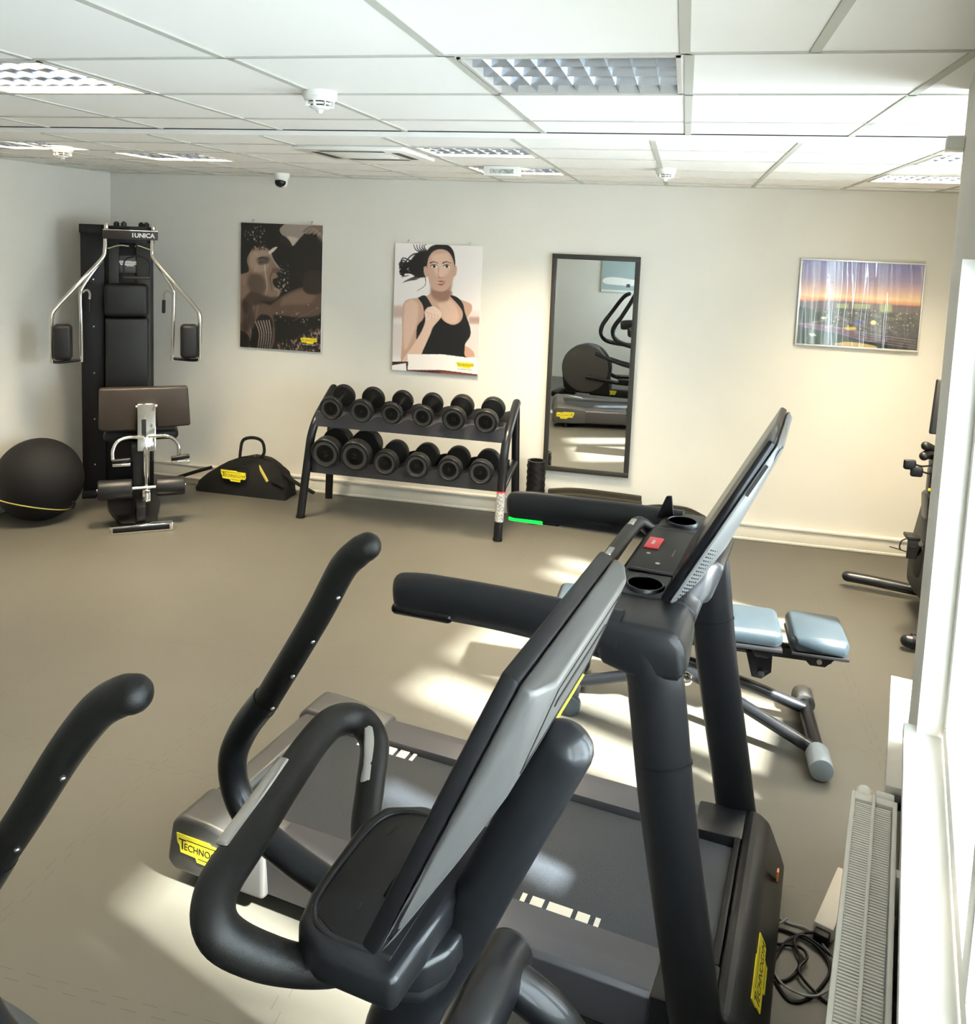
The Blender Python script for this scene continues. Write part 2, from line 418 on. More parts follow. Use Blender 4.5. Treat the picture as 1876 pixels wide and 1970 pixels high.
b.box(-4.8, 3.0, -1.2, 6.5, 2.75, 2.80)
nW = Vector((math.cos(AW), -math.sin(AW), 0))
bmesh.ops.bisect_plane(b.bm, geom=b.bm.verts[:]+b.bm.edges[:]+b.bm.faces[:], plane_co=nW*(AO+0.22), plane_no=nW, clear_outer=True)
ce = struct('ceiling', b, CEIL)
g = MB(); e = 0.004
for x in NX0: g.box(x-0.012, x+0.012, YN, 2.14, ZC-e, ZC)
for x in NX: g.box(x-0.012, x+0.012, 2.14, YS, ZC-e, ZC)
for y in NY: g.box(XL, 2.0, y-0.007, y+0.007, ZC-e, ZC)
for x in FX: g.box(x-0.012, x+0.012, YS+0.03, YB, ZC2-e, ZC2)
for y in FY: g.box(XL, 2.0, y-0.006, y+0.006, ZC2-e, ZC2)
g.box(XL, XL+0.02, YN, YB, ZC2-0.006, ZC2).box(XL, 2.2, YB-0.02, YB, ZC2-0.006, ZC2)
g.out('ceiling_grid', GRID, ce)
g = MB().box(XL, 2.2, YS-0.003, YS, ZC-0.0045, ZC-0.001)
g.out('shadow_gap', BLACK, ce)

# ================================================================== LUMINAIRES
def luminaire(x0, x1, y0, y1, z, label, power, col=(1.0, 0.84, 0.58)):
    t = thing('ceiling_light', label, 'ceiling light', ((x0+x1)/2, (y0+y1)/2, z), 0, 'louvred ceiling lights')
    h = 0.09
    b = MB()
    for (a0, a1, c0, c1) in ((x0, x0+0.012, y0, y1), (x1-0.012, x1, y0, y1), (x0, x1, y0, y0+0.012), (x0, x1, y1-0.012, y1)): b.box(a0, a1, c0, c1, z-0.004, z+h)
    b.box(x0, x1, y0, y1, z+h, z+h+0.006)
    b.out('housing', LAMPM, t)
    l = MB(); n, mrow = 9, 4
    for i in range(1, n):
        x = x0+(x1-x0)*i/n; l.prism([(x-0.006, z+0.045), (x+0.006, z+0.045), (x, z)], 'xz', y0+0.012, y1-0.012)
    for j in range(1, mrow):
        y = y0+(y1-y0)*j/mrow; l.prism([(y-0.008, z+0.045), (y+0.008, z+0.045), (y, z)], 'yz', x0+0.012, x1-0.012)
    l.out('louvre', REFL, t)
    tb = MB()
    for j in range(4):
        y = y0+(y1-y0)*(j+0.5)/4; tb.cyl((x0+0.02, y, z+0.066), (x1-0.02, y, z+0.066), 0.008, seg=10)
    tb.out('tube_lamp', LAMPM if power == 0 else TUBE, t)
    if power > 0:
        L = bpy.data.lights.new('lamp_light', 'AREA'); L.shape = 'RECTANGLE'; L.size = (x1-x0)-0.06; L.size_y = (y1-y0)-0.06
        L.energy = power; L.color = col; L.spread = math.radians(112)
        lo = bpy.data.objects.new('lamp_light', L); COL.objects.link(lo); lo.parent = t; lo.location = (0, 0, 0.052)
    return t
TUBE = mat('lit_tube', (0.9, 0.85, 0.75), 0.4, emit=(1.0, 0.86, 0.66), es=0.3)
names_n = ['louvred ceiling light reflecting blue daylight, largest and nearest', 'near louvred ceiling light cut by the left edge of the photo']
for k, (q, s_) in enumerate(zip(NEARL, names_n)): luminaire(*q, ZC, s_, 0 if k == 0 else LAMP_W*0.8)
names_f = ['louvred ceiling light right beside the air conditioning cassette', 'louvred ceiling light behind the small white sensor box', 'louvred ceiling light between left smoke detector and dome camera',
           'louvred ceiling light by the pier, the nearer of two there', 'louvred ceiling light by the pier, the one next to the back wall', 'far louvred ceiling light at the left edge beyond the detector']
for q, s_, p_ in zip(FARL, names_f, (1.0, 1.5, 1.5, 0.6, 1.2, 0.8)): luminaire(*q, ZC2, s_, LAMP_W*p_)

# air conditioning cassette
x0, x1, y0, y1 = CASS
t = thing('air_conditioner', 'white square air conditioning cassette in the ceiling', 'air conditioner', ((x0+x1)/2, (y0+y1)/2, ZC2))
b = MB(); zz = ZC2-0.022
b.prism([(x0, y0), (x1, y0), (x1, y1), (x0, y1)], 'xy', zz, ZC2-0.001, 0.006)
b.out('panel', WHITE, t)
b = MB()
for i in range(7): b.box(x0+0.14, x1-0.14, y0+0.15+i*0.038, y0+0.165+i*0.038, zz-0.004, zz, 0.001)
b.out('intake_grille', WHITE, t)
b = MB().box(x0+0.12, x1-0.12, y0+0.055, y0+0.095, zz-0.0015, zz+0.001); b.box(x0+0.12, x1-0.12, y1-0.095, y1-0.055, zz-0.0015, zz+0.001)
b.box(x0+0.055, x0+0.095, y0+0.12, y1-0.12, zz-0.0015, zz+0.001); b.box(x1-0.095, x1-0.055, y0+0.12, y1-0.12, zz-0.0015, zz+0.001)
b.out('air_slot', BLACK, t)

# smoke detectors
def detector(loc, label):
    t = thing('smoke_detector', label, 'smoke detector', loc, 0, 'ceiling smoke detectors')
    x, y, z = loc
    MB().lathe((x, y, z), (0, 0, -1), [(0.056, 0), (0.056, 0.018), (0.052, 0.024), (0.040, 0.026)]).out('base', WHITE, t)
    b = MB(); b.lathe((x, y, z-0.024), (0, 0, -1), [(0.052, 0), (0.050, 0.006), (0.047, 0.010)]).lathe((x, y, z-0.038), (0, 0, -1), [(0.042, 0), (0.040, 0.006)])
    b.lathe((x, y, z-0.048), (0, 0, -1), [(0.034, 0), (0.028, 0.008), (0.014, 0.012), (0.008, 0.022), (0, 0.024)])
    for k in range(8):
        a = 2*PI*k/8; b.box(-0.002, 0.002, 0.030, 0.048, -0.05, -0.03, M=Matrix.Translation((x, y, z))@Matrix.Rotation(a, 4, 'Z'))
    b.out('cap', WHITE, t)
    MB().lathe((x, y, z-0.026), (0, 0, -1), [(0.041, 0), (0.030, 0.024)]).out('chamber', BLACK, t)
detector((-1.19, 2.66, ZC), 'white smoke detector in the middle of the near ceiling, the biggest one')
detector((-3.50, 4.31, ZC2), 'white smoke detector above the left wall corner')
detector((-0.135, 4.93, ZC2), 'white smoke detector right of the sensor box near back wall')
t = thing('security_camera', 'small white dome camera on ceiling near the back wall', 'camera', (-2.955, 5.95, ZC2))
MB().lathe((-2.955, 5.95, ZC2), (0, 0, -1), [(0.060, 0), (0.060, 0.02), (0.048, 0.05), (0.044, 0.08), (0.034, 0.10)]).out('housing', WHITE, t)
MB().lathe((-2.955, 5.935, ZC2-0.062), (0, -0.25, -1), [(0.043, 0), (0.041, 0.018), (0.030, 0.034), (0.012, 0.042), (0, 0.043)]).out('lens_dome', GLASSB, t)
t = thing('ceiling_sensor', 'small white box with printed label hanging from ceiling', 'sensor', (-1.07, 5.0, ZC2))
MB().box(-1.18, -0.97, 4.95, 5.03, ZC2-0.058, ZC2-0.001, 0.005).out('case', WHITE, t)
MB().box(-1.14, -1.00, 4.948, 4.9505, ZC2-0.045, ZC2-0.020).out('printed_label', LABELG, t)
t = thing('wall_bracket', 'small white bracket high on the window pier', 'bracket', (0.10, 2.66, 2.36), AW)
MB().box(0.055, 0.10, 2.62, 2.72, 2.34, 2.375, 0.004).out('plate', WHITE, t)

# ================================================================== RADIATOR
t = thing('radiator', 'white panel radiator under the near window with ribbed top grille', 'radiator', (0.0, 1.6, 0), AW)
RB0, RB1 = 0.95, 2.41
MB().box(-0.030, -0.018, RB0, RB1, 0.12, 0.618, 0.004).out('front_panel', WHITEM, t)
MB().box(0.070, 0.082, RB0, RB1-0.02, 0.12, 0.618, 0.004).out('back_panel', WHITEM, t)
MB().box(0.021, 0.029, RB0, RB1, 0.14, 0.621, 0.002).out('centre_bar', WHITEM, t)
b = MB(); nsl = 150
for k in range(nsl):
    y = RB0+0.01+(RB1-RB0-0.05)*k/nsl
    b.box(-0.018, 0.021, y, y+0.0052, 0.600, 0.614); b.box(0.029, 0.066, y, y+0.0052, 0.600, 0.614)
b.out('top_grille', WHITEM, t)
MB().box(-0.024, 0.020, RB1-0.035, RB1-0.001, 0.58, 0.6175, 0.002).box(0.03, 0.082, RB1-0.03, RB1-0.001, 0.58, 0.6175, 0.002).out('end_cover', WHITEM, t)
MB().box(-0.018, 0.070, RB0, RB1-0.03, 0.14, 0.59).out('convector', WHITEM, t)
b = MB().tube([(0.0, RB1-0.01, 0.585), (0.0, RB1+0.03, 0.585), (0.0, RB1+0.04, 0.53), (0.0, RB1+0.04, 0.0)], 0.009, n=4, seg=10)
b.out('pipe', WHITEM, t)
MB().cyl((0.0, RB1+0.01, 0.59), (0.0, RB1+0.05, 0.59), 0.022, seg=16, bev=0.004).cyl((0.028, RB1+0.028, 0.595), (0.075, RB1+0.028, 0.595), 0.020, seg=16, bev=0.005).out('valve', WHITE, t)
MB().cyl((0.075, RB1+0.028, 0.595), (0.095, RB1+0.03, 0.60), 0.018, seg=16, bev=0.003).out('valve_knob', BLACK, t)
for y in (RB1-0.28, RB1-0.75): MB().box(0.082, 0.0999, y, y+0.03, 0.50, 0.60, 0.002).out('wall_hook', WHITEM, t)

# ================================================================== TREADMILL
t = thing('treadmill', 'charcoal treadmill with silver-backed touchscreen facing the window', 'treadmill', (-0.9, 2.38, 0), AT)
YN_, YF_ = 1.985, 2.80        # near and far flank
BN, BF = 2.135, 2.655         # belt edges
ZT = 0.205
# footrails: sectioned along the length
def rail_side(y_in, y_out, name, lab):
    sgn = 1 if y_out > y_in else -1
    prof = [(y_in, ZT-0.012), (y_in, ZT), (y_in+sgn*0.09, ZT), (y_out-sgn*0.012, ZT-0.004), (y_out, ZT-0.018), (y_out-sgn*0.012, 0.065), (y_out-sgn*0.03, 0.05), (y_in, 0.05)]
    b = MB(); b.prism(prof, 'yz', -1.46, -0.28, 0.003); return b.out(name, RAIL, t)
rail_side(BN, YN_, 'footrail', '')
rail_side(BF, YF_, 'footrail', '')
MB().box(-1.74, -0.135, BN+0.006, BF-0.006, 0.150, 0.187, 0.012).out('running_belt', BELT, t)
MB().box(-1.50, -0.25, BN-0.02, BF+0.02, 0.07, 0.150).out('deck', BLACK, t)
for (yy, base) in ((BN, -0.705), (BF, -1.51)):
    b = MB()
    for (a0, a1) in ((0.0, 0.014), (0.030, 0.066), (0.080, 0.150), (0.164, 0.200), (0.216, 0.230)):
        s0 = base+a0; s1 = base+a1
        if yy == BN: b.box(s0, s1, yy+0.008, yy+0.050, 0.1865, 0.1885)
        else: b.box(s0, s1, yy-0.050, yy-0.008, 0.1865, 0.1885)
    b.out('belt_marking', CREAM, t)
# rear end caps and cover
for (y0, y1) in ((YN_-0.012, BN+0.0), (BF-0.0, YF_+0.012)):
    c = MB(); c.prism([(-1.82, 0.075), (-1.80, 0.205), (-1.765, 0.238), (-1.66, 0.236), (-1.45, ZT+0.004), (-1.45, 0.055), (-1.79, 0.045)], 'xz', y0, y1, 0.016, 3)
    cap = c.out('rear_cap', GREYSH, t)
    if y0 < 2.1: badge(cap, (-1.775, y0-0.0005, 0.105), (1, 0, 0), (0, 0, 1), 0.20, 0.075)
    else: badge(cap, (-1.575, y1+0.0005, 0.105), (-1, 0, 0), (0, 0, 1), 0.20, 0.075)
MB().prism([(-1.812, 0.07), (-1.795, 0.190), (-1.76, 0.222), (-1.69, 0.224), (-1.675, 0.205), (-1.70, 0.10)], 'xz', BN+0.001, BF-0.001, 0.008).out('rear_cover', GREYSH, t)
MB().cyl((-1.70, BN+0.02, 0.128), (-1.70, BF-0.02, 0.128), 0.055).out('roller', BLACK, t)
# hood
b = MB()
b.prism([(-0.150, ZT-0.012), (-0.150, ZT+0.006), (-0.125, ZT+0.018), (-0.105, ZT+0.016), (-0.072, ZT-0.008), (-0.030, 0.10), (-0.012, 0.05), (-0.15, 0.045)], 'xz', YN_-0.012, YF_+0.012, 0.018, 3)
b.prism([(-0.300, ZT-0.04), (-0.298, ZT+0.0015), (-0.145, ZT+0.010), (-0.13, 0.05), (-0.300, 0.05)], 'xz', YN_-0.010, BN, 0.008, 2)
b.prism([(-0.300, ZT-0.04), (-0.298, ZT+0.0015), (-0.145, ZT+0.010), (-0.13, 0.05), (-0.300, 0.05)], 'xz', BF, YF_+0.010, 0.008, 2)
hood = b.out('motor_hood', SHELL, t)
MB().box(-0.168, -0.150, BN, BF, 0.17, ZT+0.008, 0.003).out('belt_slot', BLACK, t)
badge(hood, (-0.0385, 2.10, 0.120), (0, 1, 0), (-0.042, 0, 0.097), 0.24, 0.070)
MB().prism([(2.62, 0.135), (2.66, 0.105), (2.66, 0.150), (2.62, 0.165)], 'yz', -0.036, -0.030).out('sticker', ORANGE, hood)
for x in (-1.66, -0.22):
    for y in (YN_+0.07, YF_-0.07): MB().cyl((x, y, 0), (x, y, 0.06), 0.028, seg=16).out('foot', BLACK, t)
# uprights, one sweep each from the shoulder down to the hood flank
def upright(y):
    p = [(-0.372, y, 1.120), (-0.335, y, 1.045), (-0.318, y, 0.95), (-0.280, y, 0.70), (-0.215, y, 0.36), (-0.165, y, 0.10)]
    b = MB().tube(p, 0.066, seg=28, n=6, ry=0.040, upv=(0, 1, 0), rs=[1.0, 1.04, 1.05, 1.03, 1.0, 0.98])
    return b.out('upright', SHELL, t)
UN, UF = 1.965, 2.835
up1 = upright(UN); up2 = upright(UF)
for y, par in ((UN, up1), (UF, up2)):
    MB().tube([(-0.2995, y, 0.832), (-0.298, y, 0.826)], 0.0700, seg=28, n=1, ry=0.0425, upv=(0, 1, 0)).out('seam', BLACK, par)
# handrails: tall oval tubes, level, running back towards the runner
def handrail(y, yy):
    p = [(-1.005, yy, 1.105), (-0.93, yy, 1.112), (-0.75, yy, 1.118), (-0.55, y, 1.120), (-0.42, y, 1.115)]
    return MB().tube(p, 0.058, seg=28, n=6, ry=0.036, upv=(0, 1, 0), capend=('round', 'flat'), rs=[0.97, 1, 1, 1.02, 1.15]).out('handrail', SHELL, t)
hr1 = handrail(UN, UN+0.01); hr2 = handrail(UF, UF-0.01)
MB().tube([(-1.018, UF-0.033, 1.067), (-0.90, UF-0.035, 1.071)], 0.0075, n=1, seg=12, cap='round').out('status_light', GREEN, hr2)
MB().tube([(-0.892, UF-0.034, 1.071), (-0.84, UF-0.034, 1.073)], 0.0065, n=1, seg=12, cap='round').out('light_lens', GLASSB, hr2)
MB().tube([(-1.020, UN-0.010, 1.068), (-0.87, UN-0.012, 1.074)], 0.015, n=1, seg=12, cap='round').out('light_lens', GLASSB, hr1)
MB().tube([(-0.98, UF-0.038, 1.100), (-0.5, UF-0.044, 1.105)], 0.006, n=1, seg=8).out('grip_groove', BLACK, hr2)
# shoulders and console bridge
for y0, y1 in ((UN-0.040, UN+0.16), (UF-0.16, UF+0.040)):
    b = MB()
    b.hull([(-0.485, y0, 1.165), (-0.29, y0, 1.168), (-0.262, y0, 1.14), (-0.250, y0, 1.05), (-0.37, y0, 1.03), (-0.47, y0, 1.055),
            (-0.485, y1, 1.165), (-0.29, y1, 1.168), (-0.262, y1, 1.14), (-0.27, y1, 1.09), (-0.37, y1, 1.08), (-0.47, y1, 1.09)], 0.022, 3)
    b.out('shoulder', SHELL, t)
b = MB().prism([(-0.50, 1.135), (-0.495, 1.160), (-0.48, 1.168), (-0.295, 1.172), (-0.26, 1.150), (-0.27, 1.105), (-0.42, 1.095), (-0.48, 1.11)], 'xz', UN+0.14, UF-0.14, 0.006)
tray = b.out('console_tray', SHELL, t)
zt = 1.1725
for y in (2.165, 2.735):
    MB().lathe((-0.405, y, zt-0.012), (0, 0, 1), [(0.050, 0), (0.051, 0.012), (0.048, 0.0185), (0.0445, 0.0185), (0.0435, 0.0165)], sx=1.0).out('cup_holder', SHELL if y < 2.3 else LEATHG, tray)
    MB().lathe((-0.405, y, zt-0.002), (0, 0, 1), [(0.0435, 0), (0.0435, 0.0065)]).out('cup_well', INK, tray)
MB().box(-0.475, -0.345, 2.26, 2.65, zt-0.003, zt+0.002, 0.002).out('console_panel', BLACK, tray)
b = MB(); b.box(-0.468, -0.352, 2.270, 2.274, zt+0.002, zt+0.003).box(-0.468, -0.352, 2.636, 2.640, zt+0.002, zt+0.003).box(-0.38, -0.376, 2.40, 2.46, zt+0.002, zt+0.003)
b.out('panel_line', GREYSH, tray)
MB().box(-0.468, -0.425, 2.44, 2.535, zt+0.001, zt+0.006, 0.002).out('stop_button', RED, tray)
text('lettering', 'STOP', 0.014, INKW, tray, (-0.447, 2.4875, zt+0.0065), (0, 1, 0), (-1, 0, 0))
MB().lathe((-0.445, 2.40, zt+0.001), (0, 0, 1), [(0.007, 0), (0.006, 0.002)], seg=14).lathe((-0.405, 2.33, zt+0.001), (0, 0, 1), [(0.008, 0), (0.007, 0.002)], seg=14).out('small_button', STEEL, tray)
# cross grip bar in front of the console
b = MB().tube([(-0.455, 2.165, 1.125), (-0.505, 2.18, 1.160), (-0.528, 2.23, 1.178), (-0.532, 2.40, 1.182), (-0.530, 2.60, 1.182), (-0.515, 2.66, 1.17), (-0.47, 2.68, 1.13)], 0.0215, seg=18, n=6)
gb = b.out('grip_bar', RUBBER, t)
MB().box(-0.541, -0.523, 2.54, 2.60, 1.197, 1.2050, 0.003).out('sensor_plate', STEEL, gb)
MB().box(-0.541, -0.523, 2.26, 2.32, 1.196, 1.2045, 0.003).out('sensor_plate', STEEL, gb)
# lever pad at far handrail
MB().hull([(-0.50, 2.79, 1.155), (-0.44, 2.79, 1.155), (-0.47, 2.79, 1.235), (-0.452, 2.79, 1.238), (-0.50, 2.80, 1.155), (-0.44, 2.80, 1.155), (-0.47, 2.80, 1.235), (-0.452, 2.80, 1.238)], 0.004).out('lever', BLACK, t)
# screen: bezel slab and curved silver back, leaning away from the runner
P0, P1 = Vector((-0.352, 0, 1.175)), Vector((-0.122, 0, 1.612))
d = (P1-P0).normalized(); nrm = Vector((d.z, 0, -d.x))      # pointing to the window
Y0, Y1 = 2.085, 2.565
def scr(k, th, y): v = P0+d*k+nrm*th; return (v.x, y, v.z)
LN = (P1-P0).length
b = MB(); b.hull([scr(k, th, y) for k in (0, LN) for th in (0, 0.020) for y in (Y0, Y1)], 0.006, 2)
sc_ = b.out('screen', GLASSB, t)
b = MB()
sec = [(0.0, 0.030), (0.08, 0.055), (0.20, 0.062), (0.34, 0.052), (LN-0.005, 0.042)]
pts = []
for k, th in sec:
    for y in (Y0+0.035, Y1-0.035): pts.append(scr(k, th, y))
for k in (0.01, LN-0.001):
    for y in (Y0+0.002, Y1-0.002): pts.append(scr(k, 0.021, y)); pts.append(scr(k, 0.032, y))
b.hull(pts, 0.008, 3)
bk = b.out('screen_back', SILVER, t)
b = MB()
for i in range(15):
    for j in range(4):
        v = Vector(scr(0.03+0.011*i, 0.0345+0.0045*j, Y0+0.003+0.006*j)); b.lathe(v, (0, -1, 0), [(0.0018, -0.002), (0.0018, 0.0012)], seg=6)
b.out('speaker_hole', INK, bk)
b = MB(); v0 = Vector(scr(LN-0.10, 0.030, Y0)); b.box(-0.045, 0.045, -0.0015, 0.002, -0.004, 0.004, M=Matrix.Translation(v0)@Matrix.Rotation(-math.atan2(d.z, d.x), 4, 'Y'))
b.out('card_slot', INK, bk)
# neck behind the screen
MB().hull([(-0.33, 2.16, 1.15), (-0.33, 2.66, 1.15), (-0.245, 2.18, 1.14), (-0.245, 2.64, 1.14), (-0.25, 2.22, 1.245), (-0.25, 2.52, 1.245), (-0.215, 2.26, 1.225), (-0.215, 2.50, 1.225)], 0.015, 2).out('screen_mount', SHELL2, t)

# ================================================================== ELLIPTICAL TRAINER
t = thing('elliptical_trainer', 'black elliptical trainer in the foreground with long swinging arms', 'elliptical trainer', (-0.9, 1.1, 0), AT)
YC = 1.10
# screen
N0, N1 = Vector((-0.500, 0, 1.150)), Vector((-0.322, 0, 1.560))
d = (N1-N0).normalized(); nrm = Vector((d.z, 0, -d.x)); LN = (N1-N0).length
Y0, Y1 = 0.882, 1.325
b = MB(); b.hull([scr2 for scr2 in [tuple((N0+d*k+nrm*th)+Vector((0, y, 0))) for k in (0, LN) for th in (0, 0.024) for y in (Y0, Y1)]], 0.006, 2)
b.out('screen', BLACK, t)
MB().hull([tuple((N0+d*k+nrm*th)+Vector((0, y, 0))) for k in (0.02, LN-0.02) for th in (-0.0005, 0.004) for y in (Y0+0.015, Y1-0.015)], 0.0).out('touch_glass', GLASSB, t)
pts = []
for k, th in ((0.0, 0.032), (LN*0.35, 0.056), (LN*0.62, 0.070), (LN, 0.060)):
    for y in (Y0+0.045, Y1-0.045): pts.append(tuple((N0+d*k+nrm*th)+Vector((0, y, 0))))
for k in (0.0, LN):
    for y in (Y0, Y1): pts.append(tuple((N0+d*k+nrm*0.0245)+Vector((0, y, 0))))
for y in (Y0, Y1): pts.append(tuple((N0+d*LN+nrm*0.045)+Vector((0, y, 0))))
bk = MB().hull(pts, 0.006, 3).out('screen_back', GREYSH, t)
def on_back(k, y, th=0.0):
    v = N0+d*k+nrm*th; return Vector((v.x, y, v.z))
kb = LN*0.62
dB = (on_back(LN, 0, 0.060)-on_back(kb, 0, 0.070)).normalized(); nB = Vector((dB.z, 0, -dB.x))
b = MB(); c0 = on_back(kb, 0, 0.0705)
def ob(u, y, lift=0.0): return c0+dB*u+Vector((0, y, 0))+nB*lift
b = MB()
LB = (LN-kb)
for (u0, u1, ya, yb) in ((LB*0.55, LB*0.62, 1.00, 1.24),): b.hull([ob(u, y, l) for u in (u0, u1) for y in (ya, yb) for l in (-0.003, 0.0012)])
b.out('card_slot', INK, bk)
b = MB()
for (u0, u1, ya, yb) in ((LB*0.12, LB*0.125, 0.95, 1.27), (LB*0.12, LB*0.88, 0.95, 0.952), (LB*0.12, LB*0.88, 1.268, 1.27), (LB*0.87, LB*0.88, 0.95, 1.27)): b.hull([ob(u, y, l) for u in (u0, u1) for y in (ya, yb) for l in (-0.002, 0.0008)])
b.out('hatch_line', INK, bk)
dL = (on_back(LN*0.62, 0, 0.070)-on_back(LN*0.35, 0, 0.056)).normalized()
badge(bk, on_back(LN*0.50, 1.135, 0.0648), (0, 1, 0), dL, 0.15, 0.046)
# tray in front of the screen
b = MB(); b.prism([(-0.645, 0.99), (-0.63, 0.935), (-0.58, 0.905), (-0.46, 0.905), (-0.44, 1.235), (-0.58, 1.235), (-0.640, 1.205), (-0.655, 1.15)], 'xy', 1.045, 1.098, 0.012, 3)
tray = b.out('accessory_tray', SHELL2, t)
MB().prism([(-0.625, 1.00), (-0.61, 0.955), (-0.57, 0.935), (-0.48, 0.935), (-0.48, 1.205), (-0.58, 1.205), (-0.617, 1.18), (-0.630, 1.13)], 'xy', 1.096, 1.0995, 0.0012).out('tray_liner', BLACK, tray)
MB().tube([(-0.480, 0.932, 1.098), (-0.575, 0.932, 1.098), (-0.613, 0.952, 1.098), (-0.629, 1.00, 1.098), (-0.634, 1.13, 1.098), (-0.620, 1.185, 1.098), (-0.58, 1.208, 1.098), (-0.48, 1.208, 1.098)], 0.004, seg=8, n=4).out('tray_rim', SHELL, tray)
MB().hull([(-0.545, 1.02, 1.097), (-0.50, 1.02, 1.097), (-0.545, 1.12, 1.097), (-0.50, 1.12, 1.097), (-0.535, 1.03, 1.118), (-0.50, 1.03, 1.118), (-0.535, 1.11, 1.118), (-0.50, 1.11, 1.118)], 0.004).out('reading_rest', BLACK, tray)
for q_ in ((-0.60, -0.597, 1.14, 1.155), (-0.565, -0.562, 0.985, 1.0)): MB().box(*q_, 1.0995, 1.1005).out('drain_slot', INK, tray)
# collar that clamps the tray to the column
b = MB(); b.prism([(-0.56, 1.03), (-0.55, 0.99), (-0.50, 0.975), (-0.46, 0.99), (-0.435, 1.03), (-0.43, 1.10), (-0.44, 1.16), (-0.48, 1.19), (-0.56, 1.18)], 'xy', 1.000, 1.048, 0.010, 3)
b.prism([(-0.545, 1.04), (-0.53, 1.0), (-0.50, 0.988), (-0.465, 1.0), (-0.445, 1.035), (-0.44, 1.10), (-0.45, 1.15), (-0.48, 1.175), (-0.545, 1.17)], 'xy', 0.975, 0.998, 0.008, 2)
b.out('collar', SHELL2, t)
# column: swept flat tube leaning to the window, round shoulder at its top, curling back down to the base
p = [(-0.302, YC, 1.352), (-0.345, YC, 1.255), (-0.405, YC, 1.12), (-0.465, YC, 0.985), (-0.520, YC, 0.885), (-0.548, YC, 0.80), (-0.540, YC, 0.68), (-0.49, YC, 0.50), (-0.44, YC, 0.30), (-0.42, YC, 0.10)]
MB().tube(p, 0.040, seg=28, n=6, ry=0.034, upv=(0, 1, 0), capend=('round', 'flat'), rs=[1, 1, 1, 1.05, 1.25, 1.45, 1.5, 1.4, 1.3, 1.3]).out('column', SHELL2, t)
# fixed handlebar with heart-rate plates
p = [(-0.555, 0.995, 1.015), (-0.60, 0.955, 1.02), (-0.655, 0.895, 1.065), (-0.700, 0.858, 1.115), (-0.728, 0.885, 1.145), (-0.742, 0.97, 1.158), (-0.765, 1.09, 1.165), (-0.790, 1.22, 1.165), (-0.795, 1.295, 1.158), (-0.770, 1.338, 1.142), (-0.730, 1.325, 1.115), (-0.700, 1.26, 1.080), (-0.660, 1.18, 1.04), (-0.58, 1.14, 1.015)]
b = MB().tube(p, 0.0285, seg=22, n=7, rs=[0.8, 0.85, 1, 1.05, 1.06, 1.05, 1.0, 1.0, 1.0, 0.98, 0.95, 0.9, 0.85, 0.8])
hb = b.out('handlebar', RUBBER, t)
q = catmull([(-0.742, 0.925, 1.182), (-0.755, 1.02, 1.190), (-0.772, 1.11, 1.192)], 4)
MB().tube([v+Vector((-0.008, 0, 0.0)) for v in q], 0.011, seg=10, n=1, ry=0.0045, upv=(0, 0, 1), cap='round').out('sensor_plate', STEEL, hb)
MB().tube([(-0.740, 1.325, 1.144), (-0.715, 1.285, 1.116), (-0.700, 1.248, 1.097)], 0.012, seg=10, n=3, ry=0.006, upv=(0, 0, 1), cap='round').out('sensor_plate', STEEL, hb)
# pivot shaft with end cap
PV = Vector((-0.445, 0, 0.752))
b = MB().cyl((PV.x-0.02, 0.86, PV.z), (PV.x-0.02, 1.375, PV.z), 0.046, seg=32, bev=0.004)
b.out('pivot_shaft', SHELL2, t)
MB().cyl((PV.x-0.02, 1.375, PV.z), (PV.x-0.02, 1.381, PV.z), 0.043, seg=32).cyl((PV.x-0.02, 0.854, PV.z), (PV.x-0.02, 0.86, PV.z), 0.043, seg=32).out('shaft_cap', SHELL, t)
# swinging arms
def arm(y, top, low, nm):
    a = MB().tube(top, 0.0265, seg=22, n=7, upv=(0, 1, 0), capend=('flat', 'round'), rs=[1.0, 1.0, 1.02, 1.05, 1.0]).out('arm_grip', RUBBER, t)
    l = MB().tube(low, 0.029, seg=22, n=7, upv=(0, 1, 0)).out('swing_arm', SHELL2, t)
    return a, l
fa = arm(1.35, [(-1.000, 1.35, 1.105), (-0.930, 1.35, 1.225), (-0.868, 1.35, 1.335), (-0.822, 1.35, 1.425), (-0.790, 1.352, 1.462), (-0.772, 1.354, 1.476)],
         [(-0.990, 1.35, 1.125), (-1.045, 1.35, 1.045), (-1.072, 1.35, 0.965), (-1.045, 1.35, 0.880), (-0.965, 1.35, 0.820), (-0.75, 1.345, 0.762), (-0.53, 1.335, 0.745), (-0.465, 1.33, 0.750)], 'far')
na = arm(0.85, [(-1.115, 0.85, 1.085), (-1.045, 0.85, 1.185), (-0.965, 0.85, 1.305), (-0.905, 0.85, 1.380), (-0.862, 0.85, 1.412), (-0.840, 0.85, 1.421)],
         [(-1.105, 0.85, 1.10), (-1.17, 0.85, 0.99), (-1.185, 0.85, 0.89), (-1.13, 0.85, 0.80), (-1.0, 0.85, 0.76), (-0.75, 0.868, 0.74), (-0.53, 0.885, 0.745), (-0.465, 0.89, 0.75)], 'near')
for (g_, y, P_) in ((fa[0], 1.35, ((-0.842, 1.385), (-0.896, 1.287), (-0.940, 1.207), (-0.986, 1.130))), (na[0], 0.85, ((-0.977, 1.285), (-1.070, 1.147)))):
    b = MB()
    for (x, z) in P_: b.lathe((x+0.0185, y-0.012, z-0.0115), (0.75, -0.45, -0.45), [(0.0045, 0), (0.0045, 0.003), (0.003, 0.0045)], seg=10)
    b.out('screw', STEEL, g_)
